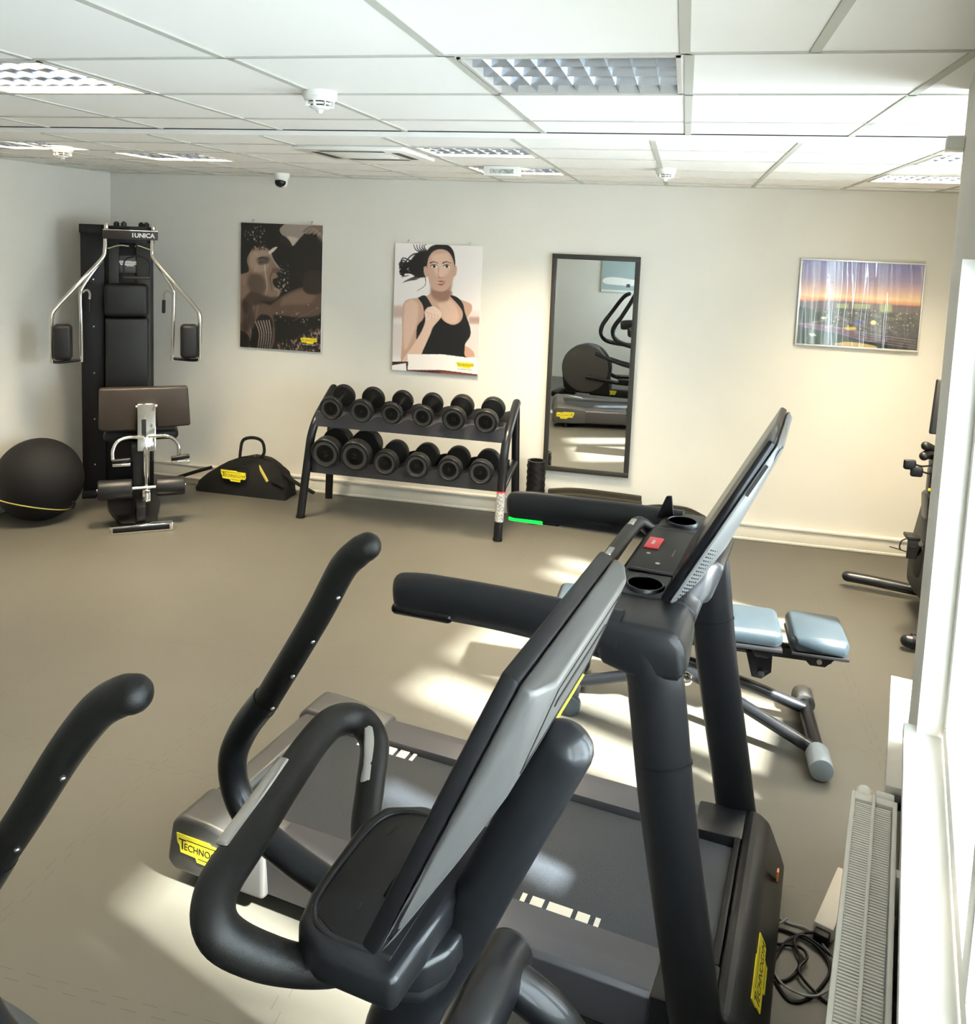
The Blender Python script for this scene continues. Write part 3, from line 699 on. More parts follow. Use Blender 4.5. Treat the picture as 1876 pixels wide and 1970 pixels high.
for y0, sgn in ((1.33, 1), (0.89, -1)):
    MB().tube([(-0.465, y0, 0.752), (-0.36, y0+0.01*sgn, 0.690), (-0.30, y0+0.02*sgn, 0.58), (-0.29, y0+0.02*sgn, 0.34)], 0.036, seg=22, n=6, upv=(0, 1, 0)).out('lower_link', SHELL2, t)
    MB().tube([(-0.29, y0+0.02*sgn, 0.33), (-0.85, y0-0.16-0.05*sgn, 0.26), (-1.36, 0.80+0.155*sgn, 0.30 if sgn > 0 else 0.52)], 0.026, seg=16, n=4, ry=0.02, upv=(0, 1, 0)).out('pedal_rail', SHELL2, t)
    MB().box(-0.95, -0.60, y0-0.18-0.05*sgn, y0-0.05-0.05*sgn, 0.285, 0.325, 0.012).out('pedal', BLACK, t)
    MB().tube([(-0.32, y0-0.02, 0.40), (-0.90, 0.93+0.13*sgn, 0.50), (-1.25, 0.84+0.13*sgn, 0.62)], 0.022, seg=14, n=3, upv=(0, 1, 0)).out('coupler_rod', SHELL2, t)
# rear flywheel drum with side discs, base rails
SK = []
DC = (-1.41, 0, 0.41)
b = MB().prism([(-1.73, 0.34), (-1.70, 0.13), (-1.64, 0.07), (-1.06, 0.07), (-1.10, 0.30), (-1.17, 0.56), (-1.28, 0.70), (-1.41, 0.735), (-1.56, 0.70), (-1.69, 0.58), (-1.735, 0.45)], 'xz', 1.00, 1.20, 0.02, 3)
SK.append(b.out('drive_housing', SHELL, t))
for y0_, y1_ in ((1.195, 1.222), (0.978, 1.005)): SK.append(MB().cyl((DC[0], y0_, DC[2]), (DC[0], y1_, DC[2]), 0.318, seg=64, bev=0.008).out('crank_disc', GREYSH, t))
fr = MB().box(-1.35, -0.28, YC-0.07, YC+0.07, 0.05, 0.155, 0.02, 3).out('base_beam', SHELL2, t)
badge(fr, (-0.98, YC+0.0705, 0.075), (-1, 0, 0), (0, 0, 1), 0.20, 0.065)
SK.append(fr)
for q_ in ((-1.83, -1.70, 0.86, 1.34, 0.012, 0.085), (-0.42, -0.30, 0.86, 1.34, 0.012, 0.075)): SK.append(MB().box(*q_, 0.02, 3).out('cross_foot', BLACK, t))
SK.append(MB().box(-1.74, -1.55, YC-0.05, YC+0.05, 0.03, 0.10, 0.01).out('rear_beam', SHELL2, t))
for x, y in ((-1.765, 0.90), (-1.765, 1.30), (-0.36, 0.9), (-0.36, 1.3)): SK.append(MB().cyl((x, y, 0), (x, y, 0.02), 0.022, seg=12).out('foot', BLACK, t))
pv_ = Vector((-0.42, YC-0.02, 0))-OFF
for o_ in SK: o_.data.transform(Matrix.Translation(pv_)@Matrix.Rotation(0.30, 4, 'Z')@Matrix.Translation(-pv_)@Matrix.Translation((0.03, 0, 0)))
for ch_ in fr.children: ch_.data.transform(Matrix.Translation(pv_)@Matrix.Rotation(0.30, 4, 'Z')@Matrix.Translation(-pv_)@Matrix.Translation((0.03, 0, 0)))
for ch_ in fr.children:
    for g_ in ch_.children: g_.data.transform(Matrix.Translation(pv_)@Matrix.Rotation(0.30, 4, 'Z')@Matrix.Translation(-pv_)@Matrix.Translation((0.03, 0, 0)))
world0()
#@@PART2@@
# ================================================================== PRINTS
class Canvas:
    def __init__(s, wpx, hpx, bgc, mp=None):
        s.w, s.h = wpx, hpx; s.im = np.zeros((hpx, wpx, 3)); s.im[:] = bgc
        s.X, s.Y = np.meshgrid((np.arange(wpx)+0.5)/wpx, (np.arange(hpx)+0.5)/hpx); s.mp = mp or (lambda x, y: (x, y))
    def pts(s, P): return [s.mp(*p) for p in P]
    def mask(s, P, blur=0.0):
        P = s.pts(P); m_ = np.zeros_like(s.X)
        for dx, dy in ((-.25, -.25), (.25, -.25), (-.25, .25), (.25, .25)):
            X = s.X+dx/s.w; Y = s.Y+dy/s.h; ins = np.zeros(X.shape, bool)
            for i in range(len(P)):
                x0, y0 = P[i-1]; x1, y1 = P[i]
                if y0 == y1: continue
                c = ((y0 > Y) != (y1 > Y)) & (X < (x1-x0)*(Y-y0)/(y1-y0)+x0); ins ^= c
            m_ += ins*0.25
        return s.blur(m_, blur)
    def blur(s, m_, k):
        k = int(k)
        if k < 1: return m_
        ker = np.exp(-np.linspace(-2, 2, 2*k+1)**2); ker /= ker.sum()
        p = np.pad(m_, k, mode='edge')
        p = np.apply_along_axis(lambda v: np.convolve(v, ker, 'valid'), 0, p)
        return np.apply_along_axis(lambda v: np.convolve(v, ker, 'valid'), 1, p)
    def put(s, m_, c, a=1.0):
        m_ = (m_*a)[..., None]; s.im = s.im*(1-m_)+np.array(c)*m_
    def poly(s, P, c, blur=0, a=1.0, smooth=True):
        if smooth and len(P) > 3:
            Q = catmull([Vector((*p, 0)) for p in P+[P[0]]], 4); P = [(q.x, q.y) for q in Q[:-1]]
        s.put(s.mask(P, blur), c, a)
    def rect(s, x0, y0, x1, y1, c, blur=0, a=1.0): s.poly([(x0, y0), (x1, y0), (x1, y1), (x0, y1)], c, blur, a, smooth=False)
    def ell(s, cx, cy, rx, ry, c, blur=0, a=1.0, rot=0):
        s.poly([(cx+rx*math.cos(t)*math.cos(rot)-ry*math.sin(t)*math.sin(rot), cy+rx*math.cos(t)*math.sin(rot)+ry*math.sin(t)*math.cos(rot)) for t in [2*PI*k/20 for k in range(20)]], c, blur, a, smooth=False)
    def line(s, P, wd, c, blur=0, a=1.0):
        Q = catmull([Vector((*p, 0)) for p in P], 5) if len(P) > 2 else [Vector((*p, 0)) for p in P]
        L, R = [], []
        for i, q in enumerate(Q):
            t = (Q[min(i+1, len(Q)-1)]-Q[max(i-1, 0)]).normalized(); n_ = Vector((-t.y, t.x, 0))
            k = wd/2*(1-0.6*i/(len(Q)-1)); L.append(((q+n_*k).x, (q+n_*k).y)); R.append(((q-n_*k).x, (q-n_*k).y))
        s.put(s.mask(L+R[::-1], blur), c, a)
    def lin(s):
        return np.clip(s.im, 0, 1)**2.2
def print_panel(cv, x0, x1, z0, z1, y, material, parent, front=-1, name='print'):
    """a grid panel whose vertices carry the artwork; faces -y when front = -1"""
    H, W = cv.h, cv.w
    col = cv.lin()
    xs = np.linspace(x0, x1, W) if front < 0 else np.linspace(x1, x0, W)
    zs = np.linspace(z1, z0, H)
    X, Z = np.meshgrid(xs, zs); V = np.stack([X-OFF.x, np.full_like(X, y-OFF.y), Z-OFF.z], -1).reshape(-1, 3)
    idx = np.arange(H*W).reshape(H, W)
    Fc = np.stack([idx[:-1, :-1], idx[1:, :-1], idx[1:, 1:], idx[:-1, 1:]], -1).reshape(-1, 4)
    me = bpy.data.meshes.new(name); me.vertices.add(len(V)); me.vertices.foreach_set('co', V.ravel())
    me.loops.add(Fc.size); me.loops.foreach_set('vertex_index', Fc.ravel().astype(np.int32))
    me.polygons.add(len(Fc)); me.polygons.foreach_set('loop_start', np.arange(0, Fc.size, 4, dtype=np.int32))
    me.update(calc_edges=True)
    at = me.color_attributes.new('print', 'FLOAT_COLOR', 'POINT')
    rgba = np.ones((H*W, 4), np.float32); rgba[:, :3] = col.reshape(-1, 3); at.data.foreach_set('color', rgba.ravel())
    me.materials.append(material); me.validate()
    o = bpy.data.objects.new(name, me); COL.objects.link(o); o.parent = parent
    return o
def noise2(cv, n, seed):
    rg = np.random.RandomState(seed); g_ = rg.rand(n+2, n+2)
    xi = cv.X*n; yi = cv.Y*n; x0 = xi.astype(int); y0 = yi.astype(int); fx = xi-x0; fy = yi-y0
    return (g_[y0, x0]*(1-fx)+g_[y0, x0+1]*fx)*(1-fy)+(g_[y0+1, x0]*(1-fx)+g_[y0+1, x0+1]*fx)*fy
def mini_badge(cv, x0, y0, wd, ht):
    cv.poly([(x0+p[0]*wd, y0+(1-p[1])*ht) for p in BADGE], (0.90, 0.80, 0.10), smooth=False)

def poster(name_label, cv, x0, x1, z0, z1, bx, bz, sub, subcol):
    t = thing('wall_poster', name_label, 'poster', ((x0+x1)/2, YB, z0), 0, 'sports posters on the back wall')
    MB().box(x0, x1, YB-0.022, YB-0.012, z0, z1, 0.0015).out('board', WHITE, t)
    print_panel(cv, x0+0.002, x1-0.002, z0+0.002, z1-0.002, YB-0.0228, PRINT, t)
    for x in (x0+0.10, x1-0.10):
        MB().tube([(x, YB-0.001, z1+0.022), (x, YB-0.020, z1+0.020), (x, YB-0.017, z1-0.002)], 0.0025, n=3, seg=8).cyl((x, YB, z1+0.022), (x, YB-0.008, z1+0.022), 0.006, seg=10).out('hook', STEEL, t)
    text('lettering', 'TECHNOGYM', 0.026, INK, t, (bx, YB-0.0233, bz), (1, 0, 0), (0, 0, 1), ext=0.0002, sx=0.78)
    text('lettering', 'The Wellness Company', 0.014, subcol, t, (bx, YB-0.0233, bz-0.032), (1, 0, 0), (0, 0, 1), ext=0.0002, sx=0.85)
    return t

# -- left poster: man drinking, dark background
mp1 = lambda x, y: ((x-126)/555.0, (y-95-(x-126)*0.042)/852.0)
cv = Canvas(170, 244, (0.085, 0.065, 0.055), mp1)
n1 = noise2(cv, 40, 3); n2 = noise2(cv, 9, 5)
cv.im += (n2[..., None]-0.5)*0.03
cv.poly([(440, 95), (690, 108), (690, 190), (600, 150), (560, 170), (520, 215), (480, 255), (440, 215), (390, 150)], (0.64, 0.55, 0.49), 1)
cv.poly([(430, 205), (480, 255), (520, 212), (500, 200), (455, 190)], (0.86, 0.76, 0.70), 2, 0.7)
cv.poly([(380, 175), (440, 200), (478, 258), (430, 250), (380, 200)], (0.16, 0.12, 0.10), 2)
cv.poly([(545, 160), (590, 125), (685, 120), (684, 260), (650, 215), (640, 180), (600, 170), (575, 178)], (0.52, 0.40, 0.33), 1)
for k in range(4): cv.line([(560+k*28, 170+k*6), (600+k*22, 140+k*10), (655+k*8, 150+k*25)], 9, (0.72, 0.60, 0.52), 1, 0.7)
cv.poly([(560, 190), (684, 240), (684, 560), (560, 540), (500, 400), (490, 260)], (0.13, 0.09, 0.075), 5, 0.8)
# arm
cv.poly([(395, 605), (470, 560), (555, 530), (620, 545), (684, 560), (684, 700), (560, 735), (420, 725), (350, 720), (300, 690)], (0.42, 0.29, 0.21), 3)
cv.poly([(420, 600), (540, 550), (640, 575), (600, 640), (470, 650), (400, 660)], (0.58, 0.42, 0.31), 6, 0.7)
cv.poly([(560, 440), (600, 420), (684, 430), (684, 560), (590, 575), (552, 530)], (0.22, 0.15, 0.115), 3)
# shoulder and vest
cv.poly([(126, 560), (210, 600), (290, 640), (350, 690), (350, 950), (126, 945)], (0.44, 0.31, 0.23), 3)
cv.poly([(126, 830), (170, 850), (200, 900), (180, 950), (126, 950)], (0.11, 0.08, 0.07), 2)
cv.poly([(225, 780), (275, 720), (350, 760), (335, 950), (205, 950), (200, 860)], (0.10, 0.07, 0.06), 2)
for k in range(6): cv.line([(232+k*19, 765-k*2), (262+k*16, 850), (252+k*16, 950)], 8, (0.80, 0.68, 0.60), 1, 0.85)
cv.line([(190, 790), (205, 850), (195, 900)], 6, (0.80, 0.68, 0.60), 1, 0.7)
# head in profile
cv.poly([(165, 275), (240, 250), (290, 262), (325, 285), (345, 340), (385, 385), (400, 415), (372, 435), (385, 465), (355, 500), (375, 535), (405, 550), (395, 590), (350, 625), (290, 625), (230, 640), (200, 690), (160, 760), (126, 760), (126, 430), (150, 330)], (0.60, 0.44, 0.34), 2)
cv.poly([(190, 300), (290, 285), (330, 340), (300, 420), (230, 430), (190, 380)], (0.74, 0.58, 0.47), 5, 0.75)
cv.poly([(200, 560), (330, 600), (385, 600), (330, 640), (230, 655), (170, 720), (140, 640)], (0.25, 0.17, 0.13), 5, 0.8)
cv.poly([(350, 480), (382, 470), (390, 505), (375, 535), (352, 510)], (0.12, 0.07, 0.06), 1)
cv.line([(245, 345), (280, 332), (315, 350)], 12, (0.16, 0.10, 0.08), 1)
cv.line([(250, 368), (280, 362), (305, 370)], 7, (0.20, 0.13, 0.10), 1)
cv.poly([(126, 290), (165, 255), (210, 262), (190, 300), (170, 350), (185, 420), (150, 440), (126, 430)], (0.09, 0.06, 0.05), 1)
cv.poly([(150, 150), (215, 120), (290, 200), (285, 262), (200, 262), (145, 290)], (0.12, 0.09, 0.07), 3, 0.8)
cv.poly([(128, 450), (160, 455), (165, 505), (135, 520)], (0.66, 0.47, 0.37), 1)
cv.poly([(315, 295), (350, 268), (378, 262), (355, 290), (325, 312)], (0.88, 0.78, 0.72), 1)
cv.line([(290, 360), (300, 450), (312, 530), (302, 585)], 7, (0.88, 0.76, 0.68), 1, 0.8)
rg = np.random.RandomState(8)
for k in range(95):
    if k < 40: x, y = 150+rg.rand()*140, 120+rg.rand()*150
    elif k < 75: x, y = 385+rg.rand()*75, 380+rg.rand()*190
    else: x, y = 360+rg.rand()*310, 640+rg.rand()*170
    q = 2+rg.rand()*4; cv.ell(x, y, q, q*1.1, (0.80, 0.72, 0.62), 0, 0.75)
cv.line([(490, 760), (580, 710), (672, 662)], 4, (0.55, 0.45, 0.38), 0, 0.8)
mk = cv.mask([(370, 950), (400, 900), (520, 880), (600, 820), (684, 800), (684, 985), (370, 985)], 8)*np.clip((noise2(cv, 60, 9)-0.42)*2.6, 0, 1)
cv.put(mk, (0.66, 0.50, 0.44))
cv.line([(330, 300), (352, 350), (388, 400)], 10, (0.86, 0.74, 0.66), 2, 0.8)
cv.poly([(235, 335), (315, 325), (325, 360), (300, 378), (245, 378)], (0.27, 0.19, 0.15), 4, 0.7)
cv.poly([(345, 400), (400, 412), (378, 436), (345, 430)], (0.42, 0.30, 0.23), 2, 0.8)
cv.line([(345, 430), (330, 470), (340, 520), (345, 560)], 12, (0.34, 0.24, 0.18), 3, 0.7)
cv.line([(362, 545), (392, 560), (385, 592)], 8, (0.80, 0.66, 0.57), 1, 0.7)
cv.line([(215, 290), (245, 330), (235, 400), (215, 450)], 14, (0.80, 0.66, 0.56), 5, 0.5)
for k in range(3): cv.line([(190+k*30, 660), (180+k*28, 740), (165+k*26, 820)], 9, (0.62, 0.47, 0.38), 2, 0.6)
for k in range(70):
    x, y = 140+rg.rand()*165, 225+rg.rand()*60; cv.line([(x, y), (x+8-rg.rand()*16, y-14), (x-12+rg.rand()*24, y-24)], 5, (0.07, 0.05, 0.045), 0, 0.9)
cv.poly([(200, 440), (280, 460), (300, 540), (260, 600), (200, 560), (175, 500)], (0.30, 0.21, 0.16), 7, 0.6)
cv.poly([(140, 620), (200, 660), (230, 760), (190, 830), (140, 820)], (0.22, 0.15, 0.12), 7, 0.7)
g3 = cv.im.mean(axis=2, keepdims=True); cv.im = (cv.im*0.62+g3*0.38)*0.90
mini_badge(cv, 543, 872, 112, 40)
poster('dark sports poster of a man drinking splashing water', cv, -3.440, -2.742, 1.122, 2.117, -2.845, 1.212, '', INKW)
# -- right poster: woman running
mp2 = lambda x, y: ((x-1180+(y-235)*0.034)/592.0, (y-235-(x-1180)*0.045)/868.0)
cv = Canvas(170, 244, (0.93, 0.90, 0.90), mp2)
cv.im = cv.im*(1-0.05*cv.Y[..., None])
cv.rect(1140, 690, 1800, 760, (0.88, 0.80, 0.76), 8, 0.9)
cv.rect(1140, 660, 1235, 740, (0.66, 0.52, 0.46), 6, 0.6); cv.rect(1680, 730, 1800, 780, (0.62, 0.42, 0.36), 5, 0.7)
cv.rect(1140, 780, 1800, 1010, (0.84, 0.78, 0.76), 8, 0.8)
SK1, SK2, SK3 = (0.76, 0.58, 0.49), (0.87, 0.71, 0.62), (0.53, 0.37, 0.30)
# hair strands
for k in range(20):
    a0 = rg.rand(); cv.line([(1420, 330+rg.rand()*90), (1330-40*a0, 310+rg.rand()*140), (1240-30*rg.rand(), 330+rg.rand()*130), (1205+80*rg.rand(), 360+rg.rand()*110)], 12, (0.08, 0.06, 0.055), 0)
cv.poly([(1430, 290), (1340, 300), (1290, 350), (1270, 400), (1300, 450), (1350, 470), (1420, 440)], (0.075, 0.055, 0.05), 2)
for k in range(5): cv.line([(1420, 320), (1330+12*k, 290-6*k), (1305+22*k, 248)], 9, (0.08, 0.06, 0.05), 0)
for k in range(5): cv.line([(1380, 440), (1330-14*k, 480), (1262-8*k, 490+k*4)], 6, (0.10, 0.07, 0.06), 0)
cv.line([(1385, 460), (1385, 520), (1330, 560)], 5, (0.10, 0.07, 0.06), 0)
# body
cv.poly([(1430, 560), (1560, 560), (1580, 600), (1690, 640), (1700, 690), (1660, 760), (1640, 900), (1700, 950), (1720, 985), (1680, 1000), (1330, 1000), (1240, 1050), (1215, 1040), (1225, 880), (1225, 700), (1250, 625), (1340, 605), (1400, 590)], SK1, 1)
cv.poly([(1245, 640), (1290, 620), (1335, 650), (1330, 760), (1290, 880), (1240, 960), (1235, 760)], SK2, 5, 0.8)
cv.poly([(1420, 555), (1560, 555), (1550, 600), (1520, 650), (1470, 630), (1430, 600)], SK3, 5, 0.6)
cv.poly([(1470, 640), (1560, 620), (1610, 700), (1600, 770), (1520, 760)], SK2, 5, 0.7)
# black top
cv.poly([(1335, 605), (1385, 590), (1430, 655), (1480, 720), (1520, 765), (1580, 785), (1630, 755), (1640, 700), (1610, 650), (1555, 590), (1600, 598), (1640, 640), (1655, 700), (1690, 800), (1690, 860), (1655, 920), (1665, 1005), (1340, 1000), (1325, 900), (1330, 800), (1375, 740), (1370, 660)], (0.075, 0.072, 0.080), 1)
# forearm and fist
cv.poly([(1400, 670), (1445, 662), (1492, 700), (1490, 740), (1440, 800), (1420, 850), (1370, 960), (1330, 1045), (1225, 1045), (1300, 930), (1360, 830), (1385, 760), (1380, 700)], SK2, 1)
cv.poly([(1385, 690), (1440, 662), (1495, 705), (1480, 745), (1430, 735), (1400, 760)], (0.90, 0.76, 0.68), 1)
for k in range(4): cv.line([(1395+k*24, 700+k*6), (1410+k*22, 716+k*6), (1402+k*22, 738+k*3)], 4, SK3, 1, 0.6)
# neck, head
cv.poly([(1420, 480), (1560, 480), (1555, 580), (1530, 625), (1470, 615), (1425, 570)], SK3, 4, 0.75)
cv.poly([(1395, 360), (1400, 320), (1450, 285), (1530, 285), (1575, 330), (1585, 420), (1570, 500), (1530, 550), (1490, 562), (1440, 545), (1410, 490)], SK1, 1)
cv.poly([(1430, 320), (1540, 310), (1560, 400), (1500, 470), (1450, 430)], SK2, 6, 0.7)
cv.poly([(1375, 400), (1395, 395), (1405, 450), (1392, 468), (1377, 440)], SK1, 0); cv.poly([(1585, 390), (1600, 400), (1595, 450), (1578, 460)], SK1, 0)
cv.poly([(1395, 400), (1385, 330), (1410, 275), (1460, 250), (1535, 252), (1575, 290), (1588, 350), (1588, 400), (1572, 340), (1540, 295), (1490, 280), (1440, 295), (1410, 335), (1400, 380)], (0.085, 0.06, 0.055), 1)
for ex in (1447, 1533):
    cv.ell(ex, 395, 21, 9, (0.90, 0.86, 0.84), 0); cv.ell(ex, 395, 10, 9, (0.12, 0.08, 0.07), 0)
    cv.line([(ex-26, 392), (ex, 382), (ex+24, 392)], 7, (0.10, 0.06, 0.05), 0)
    cv.line([(ex-30, 374), (ex-4, 364), (ex+28, 374)], 8, (0.16, 0.10, 0.08), 0)
cv.line([(1478, 400), (1474, 450), (1485, 468)], 6, SK3, 1, 0.6); cv.line([(1474, 466), (1492, 472), (1512, 466)], 7, SK3, 1, 0.8)
cv.poly([(1462, 498), (1490, 489), (1522, 497), (1505, 520), (1480, 520)], (0.62, 0.32, 0.30), 0); cv.line([(1466, 501), (1492, 505), (1518, 501)], 6, (0.90, 0.86, 0.84), 0)
g3 = cv.im.mean(axis=2, keepdims=True); cv.im = cv.im*0.8+g3*0.2
cv.poly([(1655, 925), (1690, 940), (1718, 975), (1700, 998), (1655, 992)], SK1, 1)
# console below
cv.poly([(1262, 990), (1500, 985), (1740, 1010), (1740, 1110), (1262, 1100)], (0.97, 0.94, 0.93), 1, smooth=False)
cv.poly([(1140, 1050), (1262, 1035), (1262, 1112), (1140, 1112)], (0.96, 0.95, 0.95), 0, smooth=False)
cv.line([(1140, 1058), (1255, 1045)], 26, (0.20, 0.08, 0.09), 0); cv.line([(1258, 1040), (1258, 1110)], 16, (0.20, 0.08, 0.09), 0)
cv.poly([(1262, 1098), (1500, 1092), (1740, 1115), (1740, 1150), (1400, 1125), (1262, 1108)], (0.30, 0.13, 0.12), 1, smooth=False)
cv.poly([(1480, 1100), (1740, 1122), (1740, 1150), (1500, 1132)], (0.48, 0.28, 0.24), 1, smooth=False)
mini_badge(cv, 1598, 1035, 120, 42)
poster('white sports poster of a woman running in a black top', cv, -2.152, -1.470, 1.028, 2.006, -1.570, 1.106, '', INK)

# -- framed print at right: airport at dusk
mp3 = lambda x, y: ((x-145+(y-60)*0.086)/1600.0, (y-60-(x-145)*0.037)/1105.0)
cv = Canvas(240, 184, (0.2, 0.2, 0.2), mp3)
V = cv.Y; stops = [(0.0, (0.44, 0.42, 0.68)), (0.2, (0.60, 0.52, 0.68)), (0.34, (0.86, 0.66, 0.62)), (0.42, (0.95, 0.80, 0.60)), (0.47, (0.86, 0.52, 0.38)), (0.50, (0.45, 0.36, 0.40)), (0.60, (0.30, 0.30, 0.30)), (0.8, (0.24, 0.23, 0.27)), (1.0, (0.12, 0.14, 0.13))]
ys = [s_[0] for s_ in stops]
for c_ in range(3): cv.im[..., c_] = np.interp(V, ys, [s_[1][c_] for s_ in stops])
tex = noise2(cv, 60, 11); tex2 = noise2(cv, 22, 12); low = np.clip((V-0.52)*12, 0, 1)
cv.im += (low*(tex-0.5)*0.16+low*(tex2-0.5)*0.14)[..., None]
cv.poly([(95, 640), (380, 592), (700, 595), (1300, 635), (1690, 650), (1690, 690), (95, 700)], (0.42, 0.34, 0.38), 2, smooth=False)
for (a0, a1) in ((600, 755), (800, 1045), (1165, 1330)): cv.rect(a0, 628, a1, 690+(a0 > 900)*40, (0.62, 0.66, 0.45), 2, 0.85)
cv.poly([(600, 690), (1380, 760), (1380, 800), (900, 740), (600, 700)], (0.24, 0.22, 0.22), 2, smooth=False)
cv.poly([(90, 665), (240, 700), (360, 780), (330, 860), (80, 880)], (0.13, 0.18, 0.17), 3)
cv.poly([(80, 920), (500, 960), (640, 1040), (620, 1170), (60, 1150)], (0.14, 0.21, 0.19), 3)
for k, c_ in enumerate([(0.52, 0.44, 0.48), (0.42, 0.34, 0.52), (0.55, 0.32, 0.36), (0.46, 0.40, 0.60)]):
    cv.line([(100, 900+k*10), (560, 935+k*22), (1000, 1010+k*32), (1640, 1090+k*34)], 26, c_, 1, 0.8)
cv.line([(560, 790), (800, 870), (1200, 990)], 30, (0.46, 0.38, 0.46), 2, 0.8); cv.line([(1400, 1000), (1150, 900), (900, 830)], 16, (0.50, 0.42, 0.50), 1, 0.7)
for k in range(130):
    x, y = 400+rg.rand()*1250, 700+rg.rand()*260; q = 3+rg.rand()*6
    cv.ell(x, y, q, q, [(0.95, 0.88, 0.60), (0.90, 0.90, 0.85), (0.88, 0.66, 0.35), (0.30, 0.22, 0.18)][k % 4], 0, 0.8)
cv.poly([(830, 840), (940, 850), (950, 880), (850, 880)], (0.22, 0.24, 0.55), 1, smooth=False)
cv.poly([(690, 940), (840, 930), (850, 965), (730, 970)], (0.82, 0.66, 0.25), 2)
cv.ell(1085, 868, 38, 28, (0.92, 0.90, 0.65), 1)
cv.poly([(590, 1150), (750, 1125), (1080, 1165), (1090, 1200), (600, 1170)], (0.72, 0.62, 0.42), 1)
cv.line([(280, 880), (275, 1020)], 6, (0.75, 0.75, 0.75), 0); cv.line([(280, 880), (455, 850)], 5, (0.75, 0.75, 0.75), 0); cv.line([(455, 820), (452, 920)], 5, (0.75, 0.75, 0.75), 0)
cv.ell(425, 820, 35, 16, (0.85, 0.90, 0.75), 1); cv.poly([(222, 1025), (300, 1022), (330, 1055), (250, 1068)], (0.70, 0.76, 0.76), 0, smooth=False)
cv.line([(530, 350), (568, 344)], 8, (0.30, 0.24, 0.30), 0)
t = thing('framed_picture', 'framed dusk airport view under clear film, right of the mirror', 'picture', (1.17, YB, 1.415))
x0, x1, z0, z1 = 0.772, 1.566, 1.414, 2.014; e = 0.013
MB().box(x0, x1, YB-0.010, YB-0.001, z0, z1).out('backing', BLACK, t)
MB().box(x0, x1, YB-0.024, YB-0.001, z1-e, z1, 0.002).box(x0, x1, YB-0.024, YB-0.001, z0, z0+e, 0.002).box(x0, x0+e, YB-0.024, YB-0.001, z0+e, z1-e, 0.002).box(x1-e, x1, YB-0.024, YB-0.001, z0+e, z1-e, 0.002).out('frame', ALU, t)
print_panel(cv, x0+e, x1-e, z0+e, z1-e, YB-0.0115, PRINTG, t)
# wavy film over it
b = MB(); nn = 48; gx = np.linspace(x0+e, x1-e, nn); gz = np.linspace(z0+e, z1-e, 12)
vs = []
for j, z in enumerate(gz):
    for i, x in enumerate(gx):
        vs.append((x, YB-0.0165-0.0022*math.sin(i*1.1+0.5*math.sin(j*0.6))*math.sin(i*0.37+j*0.15+1), z))
b._add(vs, [(j*nn+i, j*nn+i+1, (j+1)*nn+i+1, (j+1)*nn+i) for j in range(11) for i in range(nn-1)])
b.out('film', GLASS, t, recalc=False, angle=80)
# -- picture on the wall behind the viewer, seen in the mirror
cv = Canvas(120, 80, (0.56, 0.62, 0.62))
cv.poly([(0.12, 0.70), (0.30, 0.62), (0.75, 0.55), (0.95, 0.60), (0.95, 0.74), (0.70, 0.78), (0.25, 0.78)], (0.92, 0.92, 0.91), 0)
cv.poly([(0.10, 0.36), (0.16, 0.36), (0.30, 0.64), (0.22, 0.70), (0.15, 0.66)], (0.05, 0.10, 0.28), 0, smooth=False)
cv.rect(0, 0.93, 1, 1, (0.85, 0.86, 0.85)); cv.rect(0.45, 0.74, 0.52, 0.84, (0.25, 0.25, 0.27))
t = thing('framed_picture', 'picture of an airliner with dark blue tail, seen in the mirror', 'picture', (-0.9, YN, 1.36))
MB().box(-1.22, -0.42, YN+0.001, YN+0.02, 1.34, 1.86, 0.002).out('frame', ALU, t)
print_panel(cv, -1.21, -0.43, 1.35, 1.85, YN+0.0208, PRINT, t, front=1)

# ================================================================== MIRROR
t = thing('wall_mirror', 'tall wall mirror in a thin dark grey frame', 'mirror', (-0.625, YB, 0.36))
x0, x1, z0, z1, e = -0.942, -0.308, 0.362, 1.974, 0.036
MB().box(x0+e, x1-e, YB-0.026, YB-0.012, z0+e, z1-e).out('glass', MIRROR, t)
MB().box(x0, x1, YB-0.036, YB-0.001, z1-e, z1, 0.002).box(x0, x1, YB-0.036, YB-0.001, z0, z0+e, 0.002).box(x0, x0+e, YB-0.036, YB-0.001, z0+e, z1-e, 0.002).box(x1-e, x1, YB-0.036, YB-0.001, z0+e, z1-e, 0.002).out('frame', DKFRAME, t)

